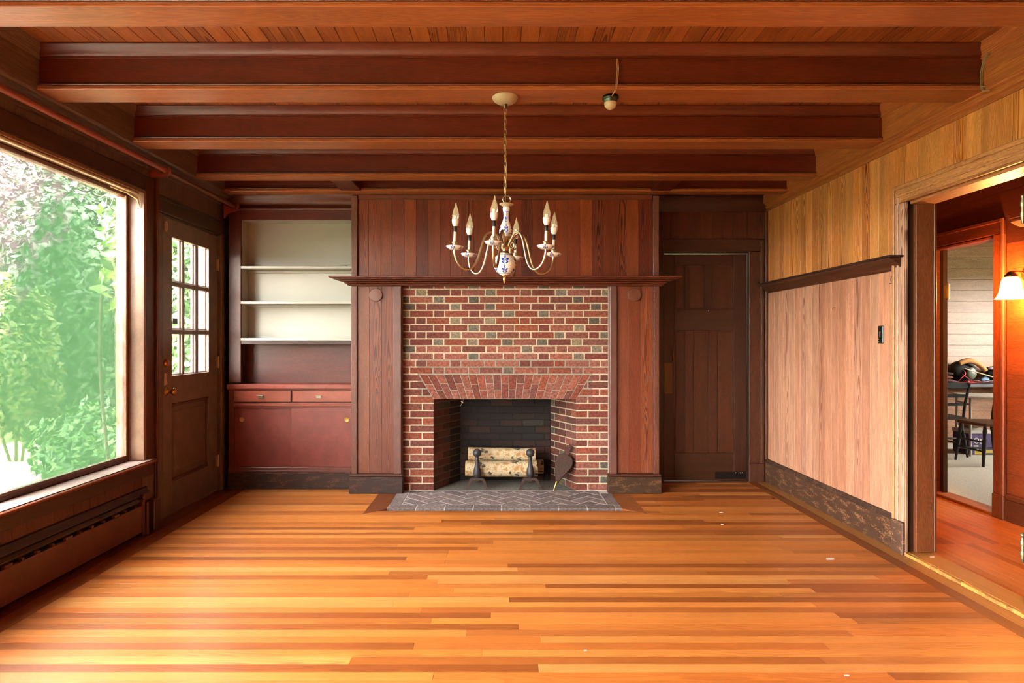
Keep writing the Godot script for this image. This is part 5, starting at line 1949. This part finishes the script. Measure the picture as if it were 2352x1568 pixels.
# ---------------------------------------------------------------- furnishings
func heater() -> void:
	var t := thing("baseboard_heater", "brown painted baseboard heater with a row of slots under the window", "heater", Vector3(-2.3, 0.02, -3.0))
	var c := C("6e4032")
	var mb := MB.new()
	bx(mb, -2.318, -2.29, 0.022, 0.192, 1.2, 4.05, c, 2, 0.003, 1)
	part(t, "front_cover", mb, M.satin)
	mb = MB.new()
	ext(mb, [Vector2(0, 0), Vector2(0.035, 0.0), Vector2(0.05, 0.012), Vector2(0.05, 0.016), Vector2(0.03, 0.03), Vector2(0, 0.036)], Vector3(-2.3495, 0.205, 0), Vector3.RIGHT, Vector3.UP, YX, 1.2, 4.05, C("4d3529"), 1, false)
	part(t, "top_cover", mb, M.satin)
	mb = MB.new()
	bx(mb, -2.349, -2.33, 0.022, 0.205, 1.2, 4.05, C("17171a"), 2, 0.0, 1)
	part(t, "fin_housing", mb, M.matte)
	var d := 1.25
	var k := 0
	while d < 4.02:
		mb = MB.new()
		bx(mb, -2.314, -2.293, 0.192, 0.206, d, d + (0.05 if k % 4 == 0 else 0.018), c, 2, 0.002, 1)
		part(t, "slot_bridge", mb, M.satin)
		d += 0.105
		k += 1
	mb = MB.new()
	bx(mb, -2.349, -2.283, 0.0, 0.235, 4.052, 4.075, C("5a3428"), 1, 0.004, 1)
	part(t, "end_cap", mb, M.satin)
	# open pipe chase at the end of the heater
	var p := thing("pipe_chase", "small brown box covering the heater pipe beside the glazed door", "box", Vector3(-2.32, 0, -4.15))
	mb = MB.new()
	bx(mb, -2.349, -2.27, 0.0, 0.21, 4.08, 4.10, C("5f3526"), 1, 0.004, 1)
	part(p, "side", mb, M.satin)
	mb = MB.new()
	bx(mb, -2.349, -2.27, 0.0, 0.205, 4.16, 4.24, C("4c3026"), 1, 0.006, 1)
	part(p, "cover", mb, M.satin)
	mb = MB.new()
	bx(mb, -2.349, -2.29, 0.21, 0.255, 4.08, 4.19, C("5f3526"), 1, 0.012, 1)
	part(p, "cap", mb, M.satin)
	mb = MB.new()
	tube(mb, [Vector3(-2.315, 0.0, -4.13), Vector3(-2.315, 0.2, -4.13)], 0.012, 10, C("a5603a"))
	bx(mb, -2.33, -2.30, 0.10, 0.14, 4.115, 4.145, C("c8b898"), 1, 0.004)
	part(p, "valve", mb, M.dull_brass)

func curtain_rods() -> void:
	var defs := [
		[Vector3(-2.255, 2.388, -1.6), Vector3(-2.255, 2.403, -4.26), "long red-brown wooden curtain rod above the picture window", C("a05844")],
		[Vector3(-2.255, 2.400, -4.30), Vector3(-2.205, 2.372, -5.255), "shorter brown curtain rod above the glazed door", C("6b432c")]]
	for q in defs:
		var t := thing("curtain_rod", q[2], "curtain rod", q[0], "wooden curtain rods")
		var mb := MB.new()
		tube(mb, [q[0], (q[0] + q[1]) * 0.5, q[1]], 0.017, 14, q[3])
		part(t, "pole", mb, M.satin)
		var e: Vector3 = q[1]
		# scrolled bracket carrying the far end
		mb = MB.new()
		var wallx := XL + 0.0005
		if e.z < -5.0:
			var o := e
			ext(mb, [Vector2(-0.085, -0.10), Vector2(-0.085, 0.012), Vector2(-0.03, -0.012), Vector2(-0.012, -0.022), Vector2(0.012, -0.022), Vector2(0.024, -0.005), Vector2(0.026, 0.02), Vector2(0.034, 0.022), Vector2(0.038, -0.005), Vector2(0.03, -0.028), Vector2(0.005, -0.042), Vector2(-0.03, -0.048), Vector2(-0.06, -0.065), Vector2(-0.075, -0.09)], o, Vector3(1, 0, 0), Vector3.UP, Vector3(0, 0, -1), 0.0, 0.02, C("7d3722"), 1)
		else:
			ext(mb, [Vector2(-0.094, -0.05), Vector2(-0.094, 0.02), Vector2(-0.03, -0.015), Vector2(-0.012, -0.022), Vector2(0.012, -0.022), Vector2(0.022, -0.008), Vector2(0.024, 0.018), Vector2(0.034, 0.02), Vector2(0.038, -0.005), Vector2(0.03, -0.03), Vector2(0.01, -0.045), Vector2(-0.05, -0.05)], e, Vector3(1, 0, 0), Vector3.UP, Vector3(0, 0, -1), -0.01, 0.012, C("8a4430"), 1)
		part(t, "bracket", mb, M.satin)

func plate_rail() -> void:
	var t := thing("plate_rail", "dark moulded plate rail shelf running along the golden panelled wall", "shelf", Vector3(2.33, 1.69, -4.6))
	var mb := MB.new()
	bx(mb, 2.278, 2.3845, 1.742, 1.754, 3.69, 5.585, C("4f3223"), 2, 0.003, 1)
	part(t, "shelf_board", mb, M.scuff)
	mb = MB.new()
	ext(mb, [Vector2(0, 0), Vector2(0.016, 0.0), Vector2(0.02, 0.01), Vector2(0.03, 0.025), Vector2(0.055, 0.04), Vector2(0.06, 0.052), Vector2(0.085, 0.058), Vector2(0.088, 0.068), Vector2(0, 0.068)], Vector3(2.3845, 1.6735, 0), Vector3.LEFT, Vector3.UP, YX, 3.71, 5.585, C("5a3626"), 1, true)
	part(t, "bed_moulding", mb, M.wide)

func chandelier() -> void:
	var cx := 0.031
	var cd := 3.135
	var bodyp := Vector3(cx - 0.004, 1.535, -cd)
	var t := thing("chandelier", "six-arm brass chandelier with blue and white porcelain body and flame bulbs", "chandelier", bodyp)
	t.rotation.z = deg_to_rad(-1.6)
	var inv := t.transform.affine_inverse()
	var br := C("b9ae90")
	var pale := C("c8bb9a")
	# canopy and chain hang plumb
	var mb := MB.new()
	lathe(mb, [Vector2(0.064, 0.0), Vector2(0.064, -0.006), Vector2(0.058, -0.016), Vector2(0.042, -0.028), Vector2(0.02, -0.034), Vector2(0.001, -0.035)], 28, inv * Transform3D(Basis.IDENTITY, Vector3(cx, SOF - 0.0003, -cd)), pale)
	lpart(t, "canopy", mb, M.satin)
	mb = MB.new()
	lathe(mb, [Vector2(0.010, 0.0), Vector2(0.010, -0.012), Vector2(0.005, -0.022), Vector2(0.001, -0.023)], 12, inv * Transform3D(Basis.IDENTITY, Vector3(cx, SOF - 0.035, -cd)), C("5a5344"))
	var ch := lpart(t, "chain", mb, M.dull_brass)
	var lm := MB.new()
	var lp := []
	for k in 16:
		var a := TAU * k / 16
		lp.append(Vector3(cos(a) * 0.0065, sin(a) * 0.013 + signf(sin(a)) * 0.003, 0))
	tube(lm, lp, 0.0018, 6, C("cdbd8c"), true)
	var lmesh := lm.mesh()
	var y := SOF - 0.066
	var k := 0
	while y > 1.985:
		inst(ch, "link", lmesh, M.brass, inv * Transform3D(Basis(Vector3.UP, (0.5 if k % 2 == 0 else 0.5 + PI / 2)), Vector3(cx, y, -cd)))
		y -= 0.0265
		k += 1
	mb = MB.new()
	tube(mb, spline([inv * Vector3(cx + 0.008, SOF - 0.06, -cd), inv * Vector3(cx - 0.006, 2.28, -cd - 0.006), inv * Vector3(cx + 0.006, 2.12, -cd + 0.006), inv * Vector3(cx, 1.93, -cd)], 5), 0.0016, 6, C("a89a6a"))
	lpart(ch, "cord", mb, M.plastic)
	# body, in the chandelier's own axes: y = 0 is the finial tip
	mb = MB.new()
	var ring := []
	for q in 20:
		var a := TAU * q / 20
		ring.append(Vector3(cos(a) * 0.019, 0.418 + sin(a) * 0.019, 0))
	tube(mb, ring, 0.0028, 8, br, true)
	lpart(t, "top_ring", mb, M.brass)
	mb = MB.new()
	lathe(mb, [Vector2(0.001, 0.404), Vector2(0.010, 0.402), Vector2(0.036, 0.396), Vector2(0.036, 0.393), Vector2(0.020, 0.384), Vector2(0.012, 0.380), Vector2(0.017, 0.376)], 24, Transform3D.IDENTITY, pale)
	lpart(t, "cap", mb, M.satin)
	mb = MB.new()
	lathe(mb, [Vector2(0.018, 0.378), Vector2(0.0185, 0.370), Vector2(0.0145, 0.350), Vector2(0.0135, 0.335), Vector2(0.0165, 0.315), Vector2(0.026, 0.290), Vector2(0.0335, 0.268), Vector2(0.0335, 0.252), Vector2(0.026, 0.239), Vector2(0.018, 0.233)], 32, Transform3D(Basis(Vector3.UP, 0.35), Vector3.ZERO), Color.WHITE)
	lpart(t, "vase", mb, M.porcelain, "white porcelain vase with blue flowers")
	mb = MB.new()
	lathe(mb, [Vector2(0.016, 0.235), Vector2(0.020, 0.229), Vector2(0.013, 0.222), Vector2(0.012, 0.205), Vector2(0.020, 0.198), Vector2(0.022, 0.185), Vector2(0.020, 0.172), Vector2(0.013, 0.166), Vector2(0.015, 0.158), Vector2(0.024, 0.152), Vector2(0.026, 0.148), Vector2(0.022, 0.146)], 20, Transform3D.IDENTITY, br)
	lpart(t, "stem", mb, M.brass)
	mb = MB.new()
	lathe(mb, [Vector2(0.020, 0.150), Vector2(0.034, 0.145), Vector2(0.049, 0.132), Vector2(0.0575, 0.112), Vector2(0.0585, 0.095), Vector2(0.053, 0.075), Vector2(0.040, 0.056), Vector2(0.022, 0.044), Vector2(0.012, 0.042)], 32, Transform3D(Basis(Vector3.UP, 0.314), Vector3.ZERO), Color.WHITE)
	lpart(t, "globe", mb, M.porcelain, "white porcelain ball with blue flowers")
	mb = MB.new()
	lathe(mb, [Vector2(0.013, 0.043), Vector2(0.016, 0.039), Vector2(0.010, 0.034), Vector2(0.006, 0.028), Vector2(0.008, 0.022), Vector2(0.005, 0.014), Vector2(0.003, 0.004), Vector2(0.0005, 0.0)], 16, Transform3D.IDENTITY, C("cdbb8c"))
	lpart(t, "finial", mb, M.brass)
	# one arm with its pan, candle and bulb; the others are copies
	for q in 6:
		var an := deg_to_rad(17.3 + q * 60.0)
		var dir := Vector3(cos(an), 0, -sin(an))
		var P := func(r: float, h: float) -> Vector3: return dir * r + Vector3(0, h, 0)
		mb = MB.new()
		tube(mb, spline([P.call(0.018, 0.185), P.call(0.036, 0.215), P.call(0.058, 0.243), P.call(0.085, 0.248), P.call(0.108, 0.222), P.call(0.126, 0.165), P.call(0.144, 0.105), P.call(0.172, 0.066), P.call(0.208, 0.062), P.call(0.240, 0.088), P.call(0.256, 0.130), P.call(0.257, 0.155)], 5), 0.0062, 10, br)
		var arm := lpart(t, "arm", mb, M.brass)
		mb = MB.new()
		var sp := []
		for s in 22:
			var a := s * 0.42
			var rr := 0.019 - s * 0.00062
			sp.append(P.call(0.044 + cos(a + 2.6) * rr, 0.188 + sin(a + 2.6) * rr))
		tube(mb, sp, 0.0032, 7, br)
		lpart(arm, "scroll", mb, M.brass)
		var cup := Transform3D(Basis.IDENTITY, P.call(0.257, 0.0))
		mb = MB.new()
		lathe(mb, [Vector2(0.008, 0.150), Vector2(0.022, 0.151), Vector2(0.036, 0.157), Vector2(0.043, 0.166), Vector2(0.042, 0.168), Vector2(0.032, 0.165), Vector2(0.014, 0.162)], 24, Transform3D(Basis(Vector3.UP, q * 1.3), cup.origin), Color.WHITE)
		lpart(arm, "drip_pan", mb, M.porcelain, "white and blue porcelain drip pan")
		mb = MB.new()
		lathe(mb, [Vector2(0.014, 0.162), Vector2(0.016, 0.166), Vector2(0.012, 0.170), Vector2(0.012, 0.180), Vector2(0.0155, 0.183), Vector2(0.0155, 0.188), Vector2(0.008, 0.189)], 16, cup, br)
		lpart(arm, "candle_cup", mb, M.brass)
		mb = MB.new()
		lathe(mb, [Vector2(0.0075, 0.188), Vector2(0.0075, 0.246), Vector2(0.001, 0.247)], 12, cup, C("d2cbbb"))
		lpart(arm, "candle_sleeve", mb, M.plastic)
		mb = MB.new()
		lathe(mb, [Vector2(0.0082, 0.236), Vector2(0.0082, 0.266), Vector2(0.001, 0.2665)], 12, cup, C("14161a"))
		lpart(arm, "socket", mb, M.plastic)
		mb = MB.new()
		lathe(mb, [Vector2(0.006, 0.262), Vector2(0.011, 0.266), Vector2(0.0165, 0.280), Vector2(0.018, 0.295), Vector2(0.0155, 0.300), Vector2(0.009, 0.302), Vector2(0.009, 0.315), Vector2(0.001, 0.317)], 16, cup, C("e4e0d6"))
		lpart(arm, "bulb_base", mb, M.plastic)
		mb = MB.new()
		lathe(mb, [Vector2(0.0182, 0.296), Vector2(0.0185, 0.306), Vector2(0.0165, 0.324), Vector2(0.0115, 0.343), Vector2(0.0060, 0.360), Vector2(0.0018, 0.377), Vector2(0.0004, 0.380)], 16, cup, Color.WHITE)
		lpart(arm, "bulb", mb, M.bulb, "clear flame-shaped bulb tip")

func small_lamp() -> void:
	var o := Vector3(0.552, SOF, -3.125)
	var t := thing("ceiling_globe_lamp", "small dark metal ceiling lamp with a cream globe and two loose wires", "lamp", o)
	var mb := MB.new()
	lathe(mb, [Vector2(0.001, -0.0004), Vector2(0.040, -0.0004), Vector2(0.041, -0.012), Vector2(0.037, -0.017), Vector2(0.033, -0.018), Vector2(0.032, -0.030), Vector2(0.026, -0.033)], 28, Transform3D.IDENTITY, C("39423a"))
	lpart(t, "canopy", mb, M.steel)
	mb = MB.new()
	lathe(mb, [Vector2(0.030, -0.029), Vector2(0.031, -0.036), Vector2(0.028, -0.048), Vector2(0.020, -0.058), Vector2(0.008, -0.064), Vector2(0.001, -0.065)], 28, Transform3D.IDENTITY, C("d9c6a2"))
	lpart(t, "globe", mb, M.gloss, "cream glass globe")
	mb = MB.new()
	for s in 2:
		var x := 0.010 + s * 0.006
		tube(mb, spline([o + Vector3(x + 0.003, 0.145, 0.092), o + Vector3(x + 0.006, 0.09, 0.096), o + Vector3(x, 0.025, 0.095), o + Vector3(x - 0.004, -0.003, 0.088), o + Vector3(0.002, -0.010, 0.05), o + Vector3(0.0, -0.012, 0.038)], 5), 0.0022, 6, C("a98258"))
	part(t, "wires", mb, M.plastic, "twisted tan wires")
	# cable stapled down the end of the same beam
	var c := thing("wall_cable", "thin cable stapled down the right end of the chandelier beam", "cable", Vector3(2.31, 2.5, -3.03))
	mb = MB.new()
	for s in 2:
		tube(mb, spline([Vector3(2.315 + s * 0.008, 2.612, -2.985), Vector3(2.323 + s * 0.008, 2.60, -3.02), Vector3(2.318 + s * 0.007, 2.55, -3.036), Vector3(2.314 + s * 0.008, 2.48, -3.034), Vector3(2.32 + s * 0.006, 2.452, -3.028), Vector3(2.335, 2.440, -3.0)], 5), 0.003, 6, C("8a7a58"))
	part(c, "strands", mb, M.plastic)
	mb = MB.new()
	bx(mb, 2.312, 2.334, 2.468, 2.473, 3.025, 3.0285, C("c8b890"))
	part(c, "staple", mb, M.steel)

func fire_tools() -> void:
	for q in [[-0.183, 0.0, "left iron andiron with a ball top in front of the logs"], [0.263, 0.0, "right iron andiron with a ball top in front of the logs"]]:
		var t := thing("andiron", q[2], "andiron", Vector3(q[0], 0.004, -5.305), "pair of andirons")
		t.rotation.y = q[1]
		var ic := C("3c3d40")
		var rust := C("4a3a34")
		var mb := MB.new()
		# arched legs
		var arch := []
		for s in [[-0.098, 0.0], [-0.072, 0.0], [-0.068, 0.02], [-0.058, 0.045], [-0.050, 0.066], [-0.036, 0.078], [0.036, 0.078], [0.050, 0.066], [0.058, 0.045], [0.068, 0.02], [0.072, 0.0], [0.098, 0.0], [0.096, 0.012], [0.084, 0.028], [0.076, 0.055], [0.066, 0.082], [0.048, 0.098], [-0.048, 0.098], [-0.066, 0.082], [-0.076, 0.055], [-0.084, 0.028], [-0.096, 0.012]]:
			arch.append(Vector2(s[0], s[1]))
		ext(mb, arch, Vector3(0, 0, -0.015), Vector3.RIGHT, Vector3.UP, Vector3(0, 0, 1), 0.0, 0.03, rust, 1)
		lpart(t, "arched_legs", mb, M.iron)
		mb = MB.new()
		lathe(mb, [Vector2(0.020, 0.098), Vector2(0.022, 0.104), Vector2(0.030, 0.118), Vector2(0.034, 0.138), Vector2(0.029, 0.168), Vector2(0.019, 0.205), Vector2(0.014, 0.240), Vector2(0.016, 0.252), Vector2(0.020, 0.256), Vector2(0.014, 0.262), Vector2(0.017, 0.268), Vector2(0.012, 0.275)], 20, Transform3D.IDENTITY, ic)
		lpart(t, "baluster", mb, M.iron)
		mb = MB.new()
		ball(mb, Vector3(0, 0.307, 0), Vector3.ONE * 0.036, C("414449"), 24, 14)
		lpart(t, "ball", mb, M.iron)
		mb = MB.new()
		gbox(mb, Vector3(-0.011, 0.058, -0.29), Vector3(0.011, 0.076, -0.012), rust, 2, 0.002, 0, Transform3D.IDENTITY)
		gbox(mb, Vector3(-0.011, 0.0, -0.29), Vector3(0.011, 0.058, -0.27), rust, 1, 0.002, 0, Transform3D.IDENTITY)
		lpart(t, "log_bar", mb, M.iron)
	var logs := [
		[Vector3(-0.266, 0.269, -5.485), Vector3(0.315, 0.266, -5.488), 0.056, "upper birch log lying across the lower two"],
		[Vector3(-0.286, 0.155, -5.425), Vector3(0.33, 0.155, -5.425), 0.068, "front lower birch log resting on the andirons"],
		[Vector3(-0.24, 0.147, -5.558), Vector3(0.39, 0.147, -5.556), 0.060, "rear lower birch log with an orange end, behind the front one"]]
	for q in logs:
		var a: Vector3 = q[0]
		var b: Vector3 = q[1]
		var t := thing("birch_log", q[3], "log", Vector3((a.x + b.x) / 2, a.y - q[2], a.z), "birch logs in the firebox")
		var mb := MB.new()
		var pts := []
		var rad := []
		for s in 13:
			var f := s / 12.0
			pts.append(a.lerp(b, f) + Vector3(0, sin(f * 5.0 + a.z * 9.0) * 0.0025, cos(f * 4.0) * 0.002))
			rad.append(q[2] * (1.0 + 0.025 * sin(f * 11.0 + a.y * 30.0)))
		tube(mb, pts, rad, 24, Color.WHITE)
		part(t, "bark", mb, M.birch, "pale peeling birch bark")
		for e in [0, 1]:
			mb = MB.new()
			var c0: Vector3 = a if e == 0 else b
			var s := -1.0 if e == 0 else 1.0
			var kx := Transform3D(Basis(Vector3(0, 1, 0), Vector3(s, 0, 0), Vector3(0, 0, 1)), c0)
			lathe(mb, [Vector2(q[2] * 0.97, 0.0006), Vector2(q[2] * 0.93, 0.002), Vector2(0.001, 0.0025)], 20, kx, C("b98a4a"))
			part(t, "cut_end", mb, M.matte, "orange cut end")
	# bellows leaning on the right side of the firebox
	var tip := Vector3(0.452, 0.004, -5.245)
	var top := Vector3(0.603, 0.372, -5.315)
	var t := thing("bellows", "dark wooden fireplace bellows with brass nozzle leaning in the firebox", "bellows", tip)
	var up := (top - tip).normalized()
	var nz := Vector3(-0.14, 0.12, 0.97)
	nz = (nz - up * nz.dot(up)).normalized()
	var bs := Basis(up.cross(nz).normalized(), up, nz)
	var X := Transform3D(bs, Vector3.ZERO)
	var tear := []
	for k in 25:
		var f := k / 24.0
		var an := -PI * 0.5 + PI * f
		pass
	var outl := [Vector2(0.016, 0.085), Vector2(0.026, 0.115), Vector2(0.045, 0.16), Vector2(0.064, 0.205), Vector2(0.0735, 0.245), Vector2(0.070, 0.280), Vector2(0.054, 0.306), Vector2(0.030, 0.320)]
	var full := PackedVector2Array()
	for p in outl:
		full.append(p)
	for k in range(outl.size() - 1, -1, -1):
		full.append(Vector2(-outl[k].x, outl[k].y))
	var mb := MB.new()
	slab(mb, full, Transform3D(bs, bs * Vector3(0, 0, 0.012)), 0.0, 0.014, 0.006, C("4e281c"))
	slab(mb, PackedVector2Array([Vector2(-0.014, 0.30), Vector2(0.014, 0.30), Vector2(0.016, 0.405), Vector2(0.006, 0.412), Vector2(-0.006, 0.412), Vector2(-0.016, 0.405)]), Transform3D(bs, bs * Vector3(0, 0, 0.012)), 0.0, 0.0135, 0.003, C("6e3424"))
	lpart(t, "front_board", mb, M.leather, "dark stained board with red handle")
	mb = MB.new()
	slab(mb, full, Transform3D(bs, bs * Vector3(0, 0, -0.030)), 0.0, 0.012, 0.004, C("3a211a"))
	slab(mb, PackedVector2Array([Vector2(-0.014, 0.30), Vector2(0.014, 0.30), Vector2(0.015, 0.40), Vector2(-0.015, 0.40)]), Transform3D(bs, bs * Vector3(-0.018, 0, -0.030)), 0.0, 0.012, 0.003, C("5e2c20"))
	lpart(t, "back_board", mb, M.leather)
	mb = MB.new()
	var inner := PackedVector2Array()
	for p in full:
		inner.append(Vector2(p.x * 0.98, p.y))
	slab(mb, inner, Transform3D(bs, bs * Vector3(0, 0, -0.0175)), 0.0, 0.029, 0.0005, C("8a6a54"))
	lpart(t, "leather_gusset", mb, M.leather, "cracked tan leather side")
	mb = MB.new()
	lathe(mb, [Vector2(0.001, 0.0), Vector2(0.004, 0.001), Vector2(0.006, 0.03), Vector2(0.009, 0.06), Vector2(0.011, 0.066), Vector2(0.010, 0.072), Vector2(0.015, 0.09), Vector2(0.017, 0.10)], 16, X, C("94804c"))
	lpart(t, "nozzle", mb, M.brass, "brass nozzle")

func small_things() -> void:
	var t := thing("switch_plate", "small black switch plate on the panelled wall near the opening", "switch", Vector3(XR, 1.22, -3.92))
	var mb := MB.new()
	bx(mb, 2.374, 2.3846, 1.235, 1.345, 3.905, 3.958, C("15181c"), 1, 0.004)
	part(t, "plate", mb, M.plastic)
	mb = MB.new()
	bx(mb, 2.368, 2.3739, 1.272, 1.31, 3.925, 3.938, C("24282c"), 1, 0.002)
	part(t, "rocker", mb, M.plastic)
	mb = MB.new()
	for y in [1.248, 1.262]:
		ball(mb, Vector3(2.3735, y, -3.945), Vector3.ONE * 0.0025, C("c8ccc8"), 8, 5)
	part(t, "screw_head", mb, M.steel)
	t = thing("wall_hook", "tiny brass screw hook in the middle of the panelled wall below the rail", "hook", Vector3(XR, 1.48, -4.46))
	mb = MB.new()
	tube(mb, [Vector3(2.385, 1.487, -4.48), Vector3(2.372, 1.487, -4.48), Vector3(2.364, 1.482, -4.48), Vector3(2.362, 1.473, -4.48), Vector3(2.368, 1.466, -4.48)], 0.0025, 6, C("c8a868"))
	part(t, "wire", mb, M.brass)
	t = thing("wire_hook", "bent wire hook hanging under the near end of the plate rail", "hook", Vector3(2.37, 1.6, -3.80))
	mb = MB.new()
	tube(mb, spline([Vector3(2.37, 1.672, -3.81), Vector3(2.366, 1.65, -3.80), Vector3(2.358, 1.62, -3.80), Vector3(2.368, 1.60, -3.805), Vector3(2.35, 1.595, -3.80)], 4), 0.002, 6, C("5a4a3a"))
	part(t, "wire", mb, M.steel)
	# flakes of paint and plaster dropped on the floor
	var fk := [[1.62, 4.60, 0.02, "larger white paint flake on the floor before the dark door recess"], [1.52, 4.30, 0.014, "small white paint flake on the floor left of the larger flakes"], [1.90, 3.62, 0.035, "long thin white splinter on the floor near the opening"], [2.47, 3.60, 0.022, "white crumb of plaster on the threshold of the hall opening"], [0.35, 2.55, 0.010, "pale paint speck on the floor front and centre"], [1.30, 2.36, 0.016, "white paint fleck at the lower right of the floor"]]
	for q in fk:
		t = thing("paint_flake", q[3], "flake", Vector3(q[0], 0.0, -q[1]), "paint flakes on the floor")
		mb = MB.new()
		var s: float = q[2] * 0.75
		var yb := 0.019 if q[0] > 2.4 else 0.0006
		slab(mb, PackedVector2Array([Vector2(-s, -s * 0.3), Vector2(s * 0.6, -s * 0.4), Vector2(s, s * 0.1), Vector2(s * 0.2, s * 0.45), Vector2(-s * 0.7, s * 0.3)]), Transform3D(Basis(Vector3(1, 0, 0), Vector3(0, 0, -1), Vector3(0, 1, 0)), Vector3(q[0], yb, -q[1])), 0.0, 0.003 if s < 0.02 else 0.005, 0.001, C("c8beb2"))
		part(t, "chip", mb, M.matte)
	# bit of straw hanging from the lintel
	t = thing("straw_bit", "wisp of straw dangling from the fireplace lintel", "straw", Vector3(-0.31, 0.72, -5.33))
	mb = MB.new()
	tube(mb, [Vector3(-0.296, 0.772, -5.33), Vector3(-0.305, 0.735, -5.33), Vector3(-0.325, 0.70, -5.335)], 0.0018, 5, C("8a7a5a"))
	tube(mb, [Vector3(-0.318, 0.742, -5.328), Vector3(-0.302, 0.728, -5.328)], 0.004, 6, C("c8bca0"))
	part(t, "stalk", mb, M.matte)
